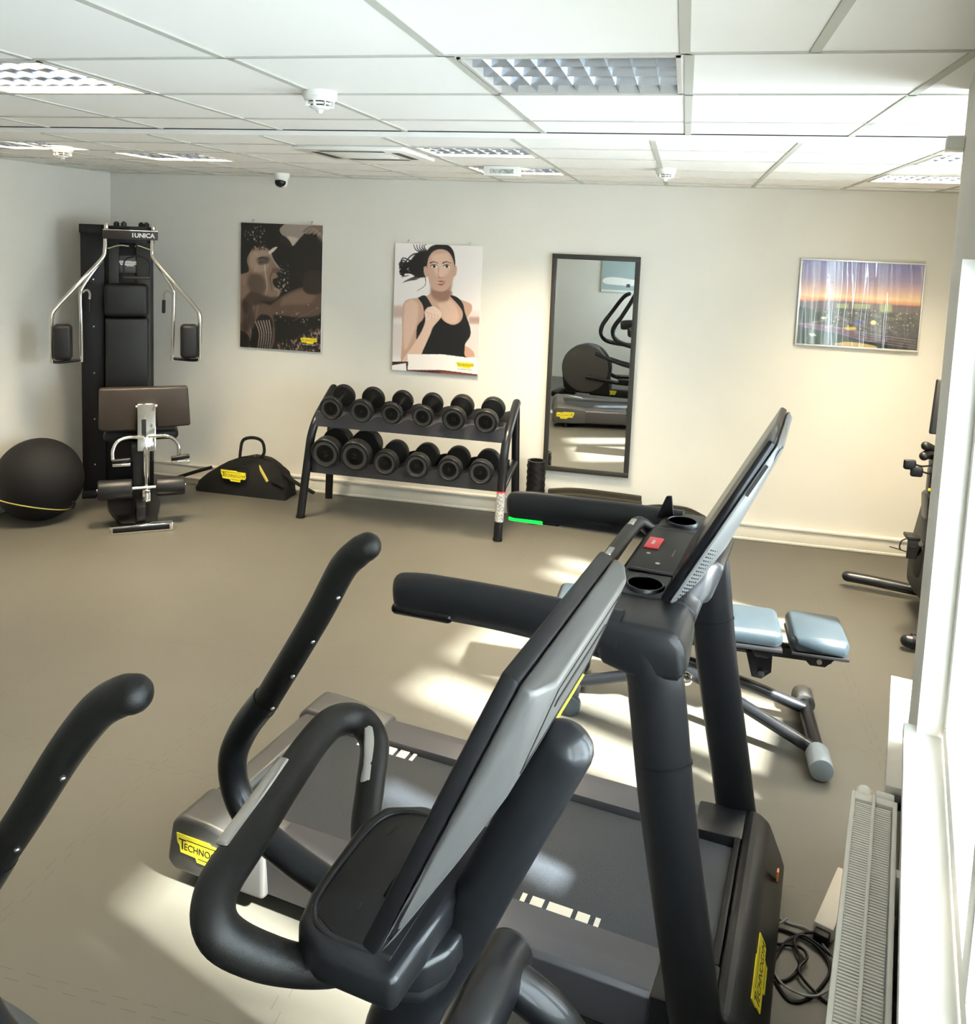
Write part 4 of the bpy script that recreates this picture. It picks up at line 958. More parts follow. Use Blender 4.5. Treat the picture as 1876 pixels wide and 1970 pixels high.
# ================================================================== DUMBBELL RACK
t = thing('dumbbell_rack', 'two-tier black steel dumbbell rack below the posters', 'rack', (-1.85, 5.85, 0))
for (xf, xt, xr) in ((-2.605, -2.535, -2.60), (-1.140, -1.120, -1.115)):
    b = MB().tube([(xf, 5.615, 0.0), (xf+(xt-xf)*0.6, 5.640, 0.45), (xf+(xt-xf)*0.8, 5.655, 0.60), (xt, 5.700, 0.705), (xt, 5.80, 0.775), (xt, 5.97, 0.872), (xt, 6.01, 0.893)], 0.030, seg=20, n=6, capend=('flat', 'round'))
    leg = b.out('side_tube', SHELL2, t)
    b = MB().tube([(xt, 5.985, 0.862), (xr, 6.115, 0.0)], 0.030, seg=20, n=1, ry=0.022, upv=(0, 1, 0)); b.out('rear_leg', SHELL2, t)
    MB().tube([(xf+(xt-xf)*0.5, 5.635, 0.345), (xt, 6.045, 0.455)], 0.024, seg=16, n=1).out('cross_tube', SHELL2, t)
    MB().cyl((xf, 5.613, 0.0), (xf+0.002, 5.6155, 0.02), 0.033, seg=20).out('foot_cap', BLACK, t)
    if xf > -2: MB().tube([(xf+0.0036, 5.6222, 0.135), (xf+0.009, 5.6335, 0.335)], 0.0312, seg=20, n=1).out('warning_label', LABELG, leg); MB().tube([(xf+0.009, 5.6335, 0.335), (xf+0.0093, 5.634, 0.345)], 0.0314, seg=20, n=1).out('warning_stripe', RED, leg)
def tray_mesh(x0, x1, xs, zf, zr, yf, yr):
    def wave(x, amp):
        return -amp*sum(max(0, math.cos(min(abs(x-c)/0.105, 1)*PI/2))**1.5 for c in xs)
    b = MB(); n_ = 90
    for (y, zt_, zb_, amp) in ((yf, zf+0.066, zf-0.035, 0.045), (yr, zr+0.05, zr-0.03, 0.028)):
        P = [(x0+(x1-x0)*i/n_, zt_+wave(x0+(x1-x0)*i/n_, amp)) for i in range(n_+1)]
        for i in range(n_):
            (xa, za), (xb, zb2) = P[i], P[i+1]
            b._add([(xa, y, zb_), (xb, y, zb_), (xb, y, zb2), (xa, y, za), (xa, y+0.012, zb_), (xb, y+0.012, zb_), (xb, y+0.012, zb2), (xa, y+0.012, za)],
                   [(0, 1, 2, 3), (5, 4, 7, 6), (3, 2, 6, 7), (1, 0, 4, 5)])
        b._add([(x0, y, zb_), (x0, y, P[0][1]), (x0, y+0.012, P[0][1]), (x0, y+0.012, zb_)], [(0, 1, 2, 3)])
        b._add([(x1, y, zb_), (x1, y, P[-1][1]), (x1, y+0.012, P[-1][1]), (x1, y+0.012, zb_)], [(3, 2, 1, 0)])
    b._add([(x0, yf, zf-0.035), (x1, yf, zf-0.035), (x1, yr+0.012, zr-0.03), (x0, yr+0.012, zr-0.03), (x0, yf, zf-0.043), (x1, yf, zf-0.043), (x1, yr+0.012, zr-0.038), (x0, yr+0.012, zr-0.038)],
           [(0, 1, 2, 3), (5, 4, 7, 6), (1, 0, 4, 5), (2, 1, 5, 6), (3, 2, 6, 7), (0, 3, 7, 4)])
    bmesh.ops.remove_doubles(b.bm, verts=b.bm.verts[:], dist=1e-5)
    return b
XT = [-2.378, -2.150, -1.925, -1.700, -1.478, -1.252]
XLW = [-2.405, -2.181, -1.956, -1.723, -1.490, -1.269]
tray_mesh(-2.525, -1.135, XT, 0.715, 0.800, 5.665, 5.900).out('tray', TRAYM, t, recalc=False)
tray_mesh(-2.590, -1.140, XLW, 0.370, 0.440, 5.665, 5.930).out('tray', TRAYM, t, recalc=False)

# ================================================================== DUMBBELLS
def dumbbell(loc, y2, z2, r, wth, num, rot, label):
    """loc = centre of the front head's face; axis runs back to (y2, z2)"""
    L0 = Vector(loc); ax = Vector((0, y2-loc[1], z2-loc[2])); Lg = ax.length; ax.normalize()
    t = thing('dumbbell', label, 'dumbbell', tuple(L0), 0, 'rubber dumbbells on the rack')
    prof = [(r*0.80, 0.006), (r*0.86, 0.0), (r*0.95, 0.001), (r, 0.008), (r, wth-0.010), (r*0.93, wth), (r*0.35, wth)]
    h1 = MB().lathe(L0, ax, prof, 40).out('weight_head', URETH, t)
    MB().lathe(L0+ax*0.0045, ax, [(r*0.80, 0), (r*0.80, 0.003)], 40).out('face_plate', FACEM, h1)
    MB().lathe(L0+ax*0.0035, ax, [(r*0.60, 0), (r*0.60, 0.002), (r*0.57, 0.002), (r*0.57, 0.0)], 40).out('ring', URETH, h1)
    up_ = Vector((1, 0, 0)).cross(ax).normalized()
    xd = Vector((math.cos(rot), 0, 0))+up_*math.sin(rot); yd = up_*math.cos(rot)-Vector((math.sin(rot), 0, 0))
    text('lettering', num, r*0.46, INK, h1, L0+ax*0.0033, xd, yd, ext=0.0008, offset=0.0010)
    MB().lathe(L0+ax*Lg, -ax, prof, 40).out('weight_head', URETH, t)
    MB().cyl(L0+ax*(wth*0.9), L0+ax*(Lg-wth*0.9), 0.0155, seg=18).out('handle', CHROME, t)
    return t
ord_ = ['first', 'second', 'third', 'fourth', 'fifth', 'sixth']
top = [(0.086, 0.042, '4', 0.35, 'marked 4 at the left end of the top shelf'), (0.086, 0.042, '4', -0.4, 'marked 4, second from left on top shelf'),
       (0.078, 0.045, '6', 0.1, 'marked 6, third from left on top shelf'), (0.078, 0.045, '6', 0.0, 'marked 6, fourth from left on top shelf'),
       (0.084, 0.060, '12', 0.05, 'marked 12, second from right on top shelf'), (0.084, 0.060, '12', -0.05, 'marked 12 at the right end of the top shelf')]
for x, (r, wt, nu, ro, lb) in zip(XT, top): dumbbell((x, 5.59, 0.822), 5.86, 0.880, r, wt, nu, ro, 'black rubber dumbbell '+lb)
low_ = [(0.110, 0.085, '14', -1.2, 'marked 14 at the left end of the bottom shelf'), (0.110, 0.085, '14', 1.5, 'marked 14, second from left on bottom shelf'),
        (0.088, 0.070, '10', 0.6, 'marked 10, third from left on bottom shelf'), (0.088, 0.070, '10', 0.1, 'marked 10, fourth from left on bottom shelf'),
        (0.086, 0.065, '8', 0.4, 'marked 8, second from right on bottom shelf'), (0.086, 0.065, '8', -0.3, 'marked 8 at the right end of the bottom shelf')]
for x, (r, wt, nu, ro, lb) in zip(XLW, low_): dumbbell((x, 5.57, 0.500 if r > 0.1 else 0.474), 5.86, 0.545 if r > 0.1 else 0.500, r, wt, nu, ro, 'black rubber dumbbell '+lb)

# ================================================================== BAG, BALL, ROLLER, MATS
t = thing('gym_bag', 'black nylon gym bag with yellow badge and loop handles by the wall', 'bag', (-3.25, 6.03, 0))
out2 = [(-3.655, 0.0), (-3.645, 0.055), (-3.585, 0.125), (-3.47, 0.205), (-3.36, 0.262), (-3.24, 0.300), (-3.10, 0.305), (-3.00, 0.255), (-2.93, 0.190), (-2.885, 0.100), (-2.878, 0.0)]
b = MB(); seg_ = []
for (y, k, dz) in ((5.93, 0.965, 0.965), (5.95, 1.0, 0.99), (6.03, 1.0, 1.0), (6.12, 1.0, 0.98), (6.15, 0.95, 0.93)):
    seg_.append([b.bm.verts.new((-3.26+(x+3.26)*k+0.006*math.sin(i*2.1+y*30), y+0.05*(z/0.3)*(0.9 if y < 6 else -0.9), max(z*dz+0.004*math.sin(i*1.7+y*40), 0.0))) for i, (x, z) in enumerate(catmull([Vector((*p, 0)) for p in out2], 3) and [(v.x, v.y) for v in catmull([Vector((*p, 0)) for p in out2], 3)])])
for i in range(len(seg_)-1):
    A_, B_ = seg_[i], seg_[i+1]; n_ = len(A_)
    for k in range(n_): b.bm.faces.new((A_[k], A_[(k+1) % n_], B_[(k+1) % n_], B_[k]))
b.bm.faces.new(seg_[0][::-1]); b.bm.faces.new(seg_[-1])
bag = b.out('bag_body', CLOTH, t, angle=60)
MB().tube([(-3.295, 5.985, 0.25), (-3.292, 5.99, 0.34), (-3.275, 6.0, 0.425), (-3.19, 6.0, 0.452), (-3.115, 6.0, 0.430), (-3.095, 6.0, 0.35), (-3.125, 6.0, 0.29)], 0.013, seg=10, n=6, ry=0.004, upv=(0, 1, 0)).out('loop_handle', CLOTH, t)
MB().tube([(-3.43, 5.945, 0.13), (-3.36, 5.96, 0.20), (-3.22, 5.965, 0.215), (-3.20, 5.95, 0.13)], 0.011, seg=10, n=5, ry=0.004, upv=(0, 1, 0)).out('loop_handle', CLOTH, t)
MB().tube([(-3.185, 6.01, 0.300), (-3.10, 5.96, 0.215), (-3.04, 5.95, 0.13)], 0.014, seg=8, n=4, ry=0.003, upv=(0, 1, 0.3)).out('yellow_strip', YELD, t)
MB().tube([(-3.00, 5.945, 0.135), (-2.90, 5.93, 0.11)], 0.010, seg=8, n=1).out('buckle', BLACK, t)
badge(bag, (-3.42, 5.918, 0.115), (0.99, -0.0, -0.02), (0, 0.03, 1), 0.215, 0.085)
MB().tube([(-3.86, 6.02, 0.062), (-3.70, 6.02, 0.125), (-3.56, 6.02, 0.175)], 0.014, seg=10, n=3).out('shoulder_strap', CLOTH, t)
MB().tube([(-2.93, 6.0, 0.185), (-2.80, 5.98, 0.13), (-2.66, 5.97, 0.075)], 0.014, seg=10, n=3).out('shoulder_strap', CLOTH, t)

BR, BALLX, BALLY = 0.285, -4.285, 5.005
t = thing('exercise_ball', 'big black covered exercise ball with a thin yellow seam', 'ball', (BALLX, BALLY, 0))
C_ = Vector((BALLX, BALLY, BR*0.97))
b = MB(); prof = []
for k in range(33):
    a = -PI/2+PI*k/32; z = BR*math.sin(a); rr = BR*math.cos(a)
    z = max(z, -BR*0.97); prof.append((max(rr, 0) if k not in (0, 32) else 0, z))
b.lathe(C_, (0, 0, 1), prof, 56); b.out('ball_body', BALLM, t, angle=60)
tilt = Vector((0.10, 0.30, 1)).normalized(); q_ = tilt.to_track_quat('Z', 'Y').to_matrix(); la = -0.62
ringp = [C_+q_@Vector((BR*1.002*math.cos(la)*math.cos(2*PI*k/64), BR*1.002*math.cos(la)*math.sin(2*PI*k/64), BR*math.sin(la))) for k in range(65)]
MB().tube(ringp, 0.0045, seg=8, n=1).out('seam', YELD, t)
MB().tube([C_+Vector((BR*0.97, -0.02, -0.13)), C_+Vector((BR*1.05, -0.02, -0.13)), C_+Vector((BR*0.99, -0.02, -0.17))], 0.008, seg=8, n=3).out('grip_tab', CLOTH, t)

t = thing('foam_roller', 'black ribbed foam roller standing beside the mirror', 'foam roller', (-0.968, 6.09, 0))
b = MB(); n_ = 36; H_ = 0.465; nz = 40
grid_ = []
for j in range(nz+1):
    z = H_*j/nz; rg_ = []
    for k in range(n_):
        a = 2*PI*k/n_; bmp = 0.004 if ((k//3+j//2) % 2 == 0 and 2 < j < nz-2) else 0.0
        rg_.append(b.bm.verts.new((-0.968+(0.066+bmp)*math.cos(a), 6.09+(0.066+bmp)*math.sin(a), z)))
    grid_.append(rg_)
for j in range(nz):
    for k in range(n_): b.bm.faces.new((grid_[j][k], grid_[j][(k+1) % n_], grid_[j+1][(k+1) % n_], grid_[j+1][k]))
inn = [[b.bm.verts.new((-0.968+0.050*math.cos(2*PI*k/n_), 6.09+0.050*math.sin(2*PI*k/n_), z)) for k in range(n_)] for z in (H_, H_-0.12)]
for k in range(n_):
    b.bm.faces.new((grid_[nz][k], grid_[nz][(k+1) % n_], inn[0][(k+1) % n_], inn[0][k])); b.bm.faces.new((inn[0][k], inn[0][(k+1) % n_], inn[1][(k+1) % n_], inn[1][k]))
b.bm.faces.new(inn[1]); b.bm.faces.new(grid_[0][::-1])
b.out('roller_body', BLACK, t)

def slab_mat(name, label, x0, x1, y0, y1, h, sag, grp=None):
    t = thing(name, label, 'exercise mat', ((x0+x1)/2, (y0+y1)/2, 0), 0, grp)
    P = catmull([Vector((x0, h*0.90, 0)), Vector((x0+(x1-x0)*0.3, h, 0)), Vector((x0+(x1-x0)*0.7, h*0.99, 0)), Vector((x1, h-sag, 0))], 5)
    for k in range(3):
        ya = y0+(y1-y0)*k/3; yb = y0+(y1-y0)*(k+1)/3-0.004
        hh = 1-0.05*((k+1) % 3)
        MB().prism([(x0+0.012*k, 0.0)]+[(v.x-0.004*k, v.y*hh) for v in P]+[(x1+0.012*(k == 1), 0.0)], 'xz', ya, yb, 0.003).out('fold', MATM, t)
    return t
slab_mat('exercise_mat', 'dark brown folded exercise mat standing below the mirror', -0.878, -0.195, 6.06, 6.205, 0.258, 0.01)
slab_mat('exercise_mat', 'low dark mat lying right of the standing mat', -0.175, 0.262, 6.10, 6.205, 0.200, 0.05)
t = thing('fleece_bundle', 'grey brown shaggy fleece roll on the floor in front of mats', 'rug', (0.05, 6.01, 0))
b = MB(); b.tube([(-0.12, 5.985, 0.075), (-0.02, 5.99, 0.078), (0.12, 5.985, 0.078), (0.255, 5.98, 0.072)], 0.075, seg=28, n=14, ry=0.062, upv=(0, 1, 0), cap='round')
rg = np.random.RandomState(2)
for v in b.bm.verts: v.co += Vector(((rg.rand()-0.5)*0.010, (rg.rand()-0.5)*0.014, (rg.rand()-0.5)*0.012 if v.co.z > 0.03 else 0)); v.co.z = max(v.co.z, 0)
b.out('fleece_roll', ROPEM, t)
t = thing('massage_ball', 'small yellow bumpy massage ball on the fleece roll', 'ball', (0.045, 5.985, 0.14))
b = MB().lathe((0.045, 5.965, 0.186), (0, 0, 1), [(0, -0.032), (0.018, -0.027), (0.034, -0.008), (0.034, 0.006), (0.020, 0.022), (0, 0.027)], 20)
b.lathe((0.0, 5.965, 0.178), (0, 0, 1), [(0, -0.022), (0.016, -0.016), (0.022, 0), (0.014, 0.016), (0, 0.02)], 16)
b.out('ball_body', YEL, t)

# ================================================================== MULTI-GYM
AG = -0.61
t = thing('multi_gym', 'tall black multi-gym tower with chrome arms in the left corner', 'gym machine', (0.0, 6.6, 0), AG)
MB().box(-0.396, -0.236, 6.98, 7.22, 0.0, 2.05, 0.006).box(-0.404, -0.228, 6.97, 7.23, 1.99, 2.055, 0.006).out('weight_shroud', BLACK, t)
b = MB()
for z in (0.25, 0.60, 0.95, 1.30, 1.65): b.cyl((-0.31, 6.982, z), (-0.31, 6.974, z), 0.006, seg=10)
b.out('rivet', STEEL, t)
MB().box(-0.236, 0.105, 7.02, 7.20, 0.0, 2.035, 0.004).out('rear_frame', BLACK, t)
for (x0, x1) in ((-0.205, -0.135), (-0.015, 0.085)): MB().box(x0, x1, 6.98, 7.02, 0.5, 1.98, 0.006).out('column', DKFRAME, t)
MB().box(-0.135, -0.015, 7.0, 7.02, 1.70, 1.83, 0.003).out('weight_plate', GREYSH, t)
badge(t, (-0.135, 6.995, 1.752), (1, 0, 0), (0, 0, 1), 0.13, 0.040, m=WHITE)
# head
hd = MB().box(-0.240, 0.132, 6.78, 6.83, 1.955, 2.022, 0.004).out('head_beam', LEATH, t)
MB().box(-0.236, 0.130, 6.777, 6.781, 2.016, 2.024, 0.001).out('chrome_strip', CHROME, hd)
text('lettering', '1UNICA', 0.044, INKW, hd, (0.030, 6.7785, 1.985), (1, 0, 0), (0, 0, 1), ext=0.0008, offset=0.0015)
MB().box(-0.22, 0.11, 6.83, 7.0, 1.93, 1.965, 0.004).box(-0.21, 0.11, 6.84, 7.02, 2.02, 2.05, 0.004).out('top_plate', BLACK, t)
for x, y in ((-0.15, 6.92), (-0.10, 6.86), (0.02, 6.92), (0.055, 6.86)):
    MB().cyl((x, y, 2.045), (x, y, 2.075), 0.020, seg=16, bev=0.003).cyl((x, y, 2.075), (x, y, 2.083), 0.012, seg=6).out('pulley', DKFRAME, t)
for x in (-0.214, 0.100):
    MB().cyl((x, 6.80, 2.02), (x, 6.80, 2.068), 0.017, seg=18, bev=0.005).out('chrome_cap', CHROME, t)
    sg = -1 if x < 0 else 1; cx = -0.0645
    def mir(p): return (p[0] if sg > 0 else 2*cx-p[0]+0.0, p[1], p[2])
    outer = [(0.092, 6.80, 1.955), (0.092, 6.79, 1.88), (0.110, 6.78, 1.81), (0.25, 6.72, 1.64), (0.385, 6.68, 1.475), (0.418, 6.67, 1.41), (0.420, 6.67, 1.28), (0.420, 6.67, 1.075)]
    inner = [(0.115, 6.79, 1.80), (0.18, 6.76, 1.70), (0.235, 6.74, 1.60), (0.243, 6.74, 1.54), (0.236, 6.74, 1.30), (0.232, 6.74, 1.07)]
    if sg < 0:
        outer = [mir(p) for p in outer]; outer = [(p[0]-0.022*(i/7), p[1], p[2]) for i, p in enumerate(outer)]
        inner = [mir(p) for p in inner]; inner = [(p[0]-0.020*(i/5), p[1], p[2]) for i, p in enumerate(inner)]
    MB().tube(outer, 0.0145, seg=16, n=5).out('chrome_arm', CHROME, t)
    MB().tube(inner, 0.0125, seg=16, n=5).out('chrome_arm', CHROME, t)
    xo, xi = outer[-1][0], inner[-1][0]; pc = (xo-0.075 if sg > 0 else xo+0.075)
    MB().box(min(pc-0.062, pc+0.062), max(pc-0.062, pc+0.062), 6.62, 6.72, 1.095, 1.350, 0.03, 4).out('arm_pad', LEATHB, t)
    MB().tube([(xo, 6.68, 1.085), (xo-sg*0.05, 6.70, 1.075), (xi, 6.74, 1.085)], 0.011, seg=12, n=4).out('lower_link', BLACK, t)
    hx = xi-sg*0.055
    MB().tube([(xi, 6.75, 1.56), (hx+sg*0.02, 6.77, 1.585), (hx, 6.78, 1.56), (hx-0.004, 6.785, 1.50)], 0.008, seg=10, n=4).out('hook_bar', STEEL, t)
    MB().tube([(hx-0.004, 6.785, 1.51), (hx-0.006, 6.785, 1.43)], 0.0125, seg=12, n=1, cap='round').out('hand_grip', BLACK, t)
    MB().tube([(xi if False else (0.075 if sg > 0 else -0.205), 6.80, 1.885), (0.03*sg-0.065+0.035*sg, 6.80, 1.91), (-0.045+0.02*sg, 6.80, 1.905)], 0.008, seg=10, n=4).out('chrome_link', CHROME, t)
# pulldown handle
b = MB().tube([(-0.012, 6.76, 1.925), (-0.012, 6.76, 1.84)], 0.006, seg=8, n=1)
for sg in (-1, 1): b.tube([(-0.012, 6.76, 1.845), (-0.012+sg*0.082, 6.76, 1.80), (-0.012+sg*0.085, 6.76, 1.682)], 0.0055, seg=8, n=3)
b.out('pulldown_stirrup', BLACK, t)
MB().cyl((-0.105, 6.76, 1.680), (0.080, 6.76, 1.680), 0.0125, seg=14, bev=0.003).out('pulldown_grip', DKFRAME, t)
# pads
MB().box(-0.232, 0.070, 6.80, 6.89, 1.385, 1.632, 0.035, 4).out('head_pad', LEATHB, t)
MB().box(-0.228, 0.070, 6.84, 6.90, 0.66, 1.382, 0.022, 3).out('back_pad', LEATHB, t)
MB().box(-0.20, 0.06, 6.90, 6.98, 0.60, 1.60, 0.01).out('pad_mount', BLACK, t)
b = MB(); b.prism([(-0.262, 0.640), (-0.258, 0.925), (0.325, 0.925), (0.345, 0.640), (0.115, 0.630), (0.105, 0.72), (0.0, 0.72), (-0.01, 0.615), (-0.24, 0.618)], 'xz', 6.42, 6.50, 0.018, 3)
cp = b.out('curl_pad', LEATH, t)
MB().box(-0.235, 0.265, 6.50, 6.84, 0.525, 0.600, 0.03, 3).out('seat_pad', LEATHB, t)
MB().box(-0.05, 0.09, 6.40, 6.95, 0.40, 0.525, 0.01).out('seat_frame', BLACK, t)
MB().hull([(-0.012, 6.27, 0.505), (0.108, 6.27, 0.505), (-0.012, 6.37, 0.820), (0.108, 6.37, 0.820), (-0.012, 6.31, 0.495), (0.108, 6.31, 0.495), (-0.012, 6.41, 0.810), (0.108, 6.41, 0.810)], 0.006).out('chrome_bracket', CHROME, t)
MB().cyl((-0.022, 6.38, 0.800), (0.118, 6.38, 0.800), 0.012, seg=14).out('bracket_bolt', CHROME, t)
MB().hull([(0.015, 6.30, 0.60), (0.045, 6.30, 0.60), (0.015, 6.335, 0.72), (0.045, 6.335, 0.72), (0.015, 6.29, 0.60), (0.045, 6.29, 0.60), (0.015, 6.323, 0.72), (0.045, 6.323, 0.72)]).out('bracket_slot', BLACK, t)
MB().tube([(0.045, 6.29, 0.52), (0.045, 6.25, 0.17)], 0.021, seg=18, n=1).out('chrome_post', CHROME, t)
MB().box(0.018, 0.072, 6.235, 6.27, 0.15, 0.24, 0.006).out('post_clamp', CHROME, t)
for sg, P_ in ((-1, [(0.03, 6.29, 0.600), (-0.07, 6.27, 0.608), (-0.135, 6.25, 0.588), (-0.165, 6.23, 0.530), (-0.165, 6.21, 0.470)]), (1, [(0.06, 6.29, 0.605), (0.17, 6.27, 0.608), (0.225, 6.26, 0.585), (0.255, 6.24, 0.545), (0.258, 6.23, 0.475)])):
    MB().tube(P_, 0.0125, seg=16, n=5).out('curl_tube', CHROME, t)
    gx = P_[-1][0]
    g0, g1 = ((-0.170, -0.055) if sg < 0 else (0.205, 0.325))
    MB().cyl((g0, 6.20, 0.462), (g1, 6.20, 0.475 if sg > 0 else 0.468), 0.016, seg=16, bev=0.004).out('curl_grip', BLACK, t)
    MB().box(g0, g1, 6.195, 6.225, 0.425, 0.448, 0.006).out('grip_plate', CHROME, t)
MB().tube([(-0.268, 6.22, 0.262), (0.30, 6.22, 0.262)], 0.012, seg=12, n=1).out('roller_axle', CHROME, t)
MB().cyl((-0.262, 6.22, 0.262), (-0.045, 6.22, 0.262), 0.068, seg=32, bev=0.012).out('roller_pad', LEATHB, t)
MB().cyl((0.106, 6.22, 0.262), (0.296, 6.22, 0.262), 0.064, seg=32, bev=0.012).out('roller_pad', LEATHB, t)
MB().prism([(-0.04, 0.0), (-0.04, 0.50), (0.035, 0.52), (0.05, 0.04)], 'xz', 6.30, 6.36, 0.006).out('front_post', BLACK, t)
MB().box(-0.02, 0.04, 6.12, 6.33, 0.05, 0.16, 0.006).out('post_foot', BLACK, t)
MB().prism([(-0.10, 6.09), (0.10, 6.09), (0.14, 6.60), (0.10, 7.0), (-0.24, 7.0), (-0.20, 6.55)], 'xy', 0.010, 0.045, 0.004).out('base_plate', BLACK, t)
b = MB().box(-0.188, 0.213, 6.045, 6.10, 0.0, 0.058, 0.008)
b.out('front_foot', CHROME, t)
MB().box(-0.165, 0.190, 6.0435, 6.047, 0.014, 0.045, 0.001).out('foot_inlay', BLACK, t)
MB().box(-0.40, -0.30, 6.93, 7.25, 0.0, 0.05, 0.008).out('rear_foot', BLACK, t)

# ================================================================== BENCH
t = thing('weight_bench', 'padded weight bench in blue grey leather behind the treadmill uprights', 'bench', (0.15, 3.79, 0))
def pad(x0, x1, y0, y1, z0, z1, nm):
    b = MB(); b.box(x0, x1, y0, y1, z0, z1, min(0.055, (z1-z0)*0.45), 5)
    for v in b.bm.verts:
        kx = abs((v.co.x-(x0+x1)/2)/((x1-x0)/2)); ky = abs((v.co.y-(y0+y1)/2)/((y1-y0)/2))
        if kx > 0.72 and ky > 0.6: v.co.x -= math.copysign((kx-0.72)*(ky-0.6)*0.16, v.co.x-(x0+x1)/2); v.co.y -= math.copysign((kx-0.72)*(ky-0.6)*0.16, v.co.y-(y0+y1)/2)
    return b.out(nm, LEATHG, t, angle=60)
pad(0.525, 0.775, 3.640, 3.950, 0.385, 0.455, 'seat_pad')
pad(-0.49, 0.510, 3.640, 3.950, 0.385, 0.455, 'backrest_pad')
MB().box(0.535, 0.765, 3.65, 3.94, 0.372, 0.388, 0.004).box(-0.48, 0.50, 3.65, 3.94, 0.372, 0.388, 0.004).out('pad_board', LEATHB, t)
MB().box(-0.36, 0.72, 3.765, 3.825, 0.300, 0.350, 0.008).out('main_beam', SHELL2, t)
MB().prism([(0.56, 0.375), (0.74, 0.375), (0.68, 0.315), (0.62, 0.315)], 'xz', 3.70, 3.712, 0.002).prism([(0.36, 0.375), (0.50, 0.375), (0.45, 0.32), (0.40, 0.32)], 'xz', 3.70, 3.712, 0.002).out('pad_bracket', SHELL2, t)
MB().cyl((0.655, 3.70, 0.338), (0.655, 3.692, 0.338), 0.011, seg=14).out('bolt', STEEL, t)
MB().prism([(0.36, 0.33), (0.47, 0.33), (0.47, 0.25), (0.43, 0.215), (0.39, 0.22)], 'xz', 3.72, 3.732, 0.002).out('hinge_plate', SHELL2, t)
MB().cyl((0.425, 3.72, 0.245), (0.425, 3.70, 0.245), 0.016, seg=14, bev=0.003).out('hinge_knob', BLACK, t)
MB().cyl((0.10, 3.76, 0.20), (0.10, 3.76, 0.34), 0.011, seg=12).out('adjuster_pin', STEEL, t)
MB().cyl((0.115, 3.66, 0.19), (0.115, 3.70, 0.19), 0.028, seg=20, bev=0.008).out('adjuster_knob', CHROME, t)
MB().cyl((0.64, 3.44, 0.050), (0.64, 3.90, 0.050), 0.030, seg=20).out('front_crossbar', SHELL2, t)
for y0, y1, cm in ((3.37, 3.50, CAP), (3.87, 3.97, GREYSH)): MB().cyl((0.64, y0, 0.050), (0.64, y1, 0.050), 0.046, seg=28, bev=0.006).out('crossbar_cap', cm, t)
MB().tube([(0.63, 3.50, 0.058), (0.40, 3.60, 0.125), (0.08, 3.74, 0.215)], 0.026, seg=18, n=2).out('diagonal_tube', SHELL2, t)
MB().tube([(0.63, 3.82, 0.062), (0.40, 3.82, 0.13), (0.05, 3.80, 0.225)], 0.026, seg=18, n=2).out('diagonal_tube', SHELL2, t)
MB().tube([(0.12, 3.79, 0.22), (-0.10, 3.79, 0.25), (-0.20, 3.795, 0.32)], 0.030, seg=18, n=4).out('spine_tube', SHELL2, t)
MB().tube([(0.08, 3.77, 0.215), (-0.15, 3.76, 0.12), (-0.36, 3.76, 0.060)], 0.026, seg=18, n=2).out('rear_tube', SHELL2, t)
MB().cyl((-0.37, 3.56, 0.045), (-0.37, 3.98, 0.045), 0.028, seg=18).out('rear_crossbar', SHELL2, t)
for y in (3.55, 3.95): MB().cyl((-0.37, y, 0.045), (-0.37, y+0.05, 0.045), 0.045, seg=24, bev=0.008).out('rear_wheel', LEATHG, t)

# ================================================================== EXERCISE BIKE (mostly behind the pier)
t = thing('exercise_bike', 'black exercise bike half hidden behind the window pier', 'exercise bike', (1.48, 5.1, 0))
MB().hull([(1.40, 4.95, 0.13), (1.56, 4.95, 0.13), (1.40, 5.40, 0.13), (1.56, 5.40, 0.13), (1.385, 5.0, 0.30), (1.57, 5.0, 0.30), (1.385, 5.35, 0.36), (1.57, 5.35, 0.36), (1.395, 5.05, 0.62), (1.56, 5.05, 0.62), (1.395, 5.22, 0.66), (1.56, 5.22, 0.66)], 0.02, 3).out('drive_cover', DKFRAME, t)
MB().cyl((1.383, 5.17, 0.36), (1.400, 5.17, 0.36), 0.12, seg=40, bev=0.006).out('crank_disc', BLACK, t)
MB().prism([(1.385, 0.60), (1.45, 0.62), (1.45, 0.80), (1.375, 0.74)], 'xz', 5.02, 5.16, 0.01).out('mast_sleeve', SHELL2, t)
MB().box(1.385, 1.475, 5.05, 5.13, 0.60, 0.90, 0.015).out('mast', SHELL2, t)
MB().box(1.380, 1.48, 5.045, 5.05, 0.775, 0.79, 0.001).out('yellow_band', YEL, t)
MB().hull([(1.375, 5.10, 1.082), (1.60, 5.10, 1.082), (1.42, 5.22, 1.378), (1.64, 5.22, 1.378), (1.375, 5.13, 1.078), (1.60, 5.13, 1.078), (1.42, 5.25, 1.370), (1.64, 5.25, 1.370)], 0.010, 3).out('screen', BLACK, t)
MB().tube([(1.50, 5.13, 0.88), (1.50, 5.18, 1.20)], 0.03, seg=14, n=1).out('screen_stem', BLACK, t)
for P_ in ([(1.345, 5.04, 1.025), (1.365, 5.08, 1.015), (1.45, 5.12, 0.97)], [(1.335, 5.02, 0.972), (1.37, 5.06, 0.975), (1.45, 5.10, 0.95)]):
    MB().tube(P_, 0.024, seg=16, n=5, cap='round').out('handlebar', RUBBER, t)
MB().hull([(1.385, 5.0, 0.86), (1.50, 5.0, 0.86), (1.385, 5.14, 0.90), (1.50, 5.14, 0.90), (1.385, 5.0, 0.98), (1.50, 5.0, 0.98), (1.40, 5.14, 1.0), (1.50, 5.14, 1.0)], 0.02, 2).out('handlebar_clamp', BLACK, t)
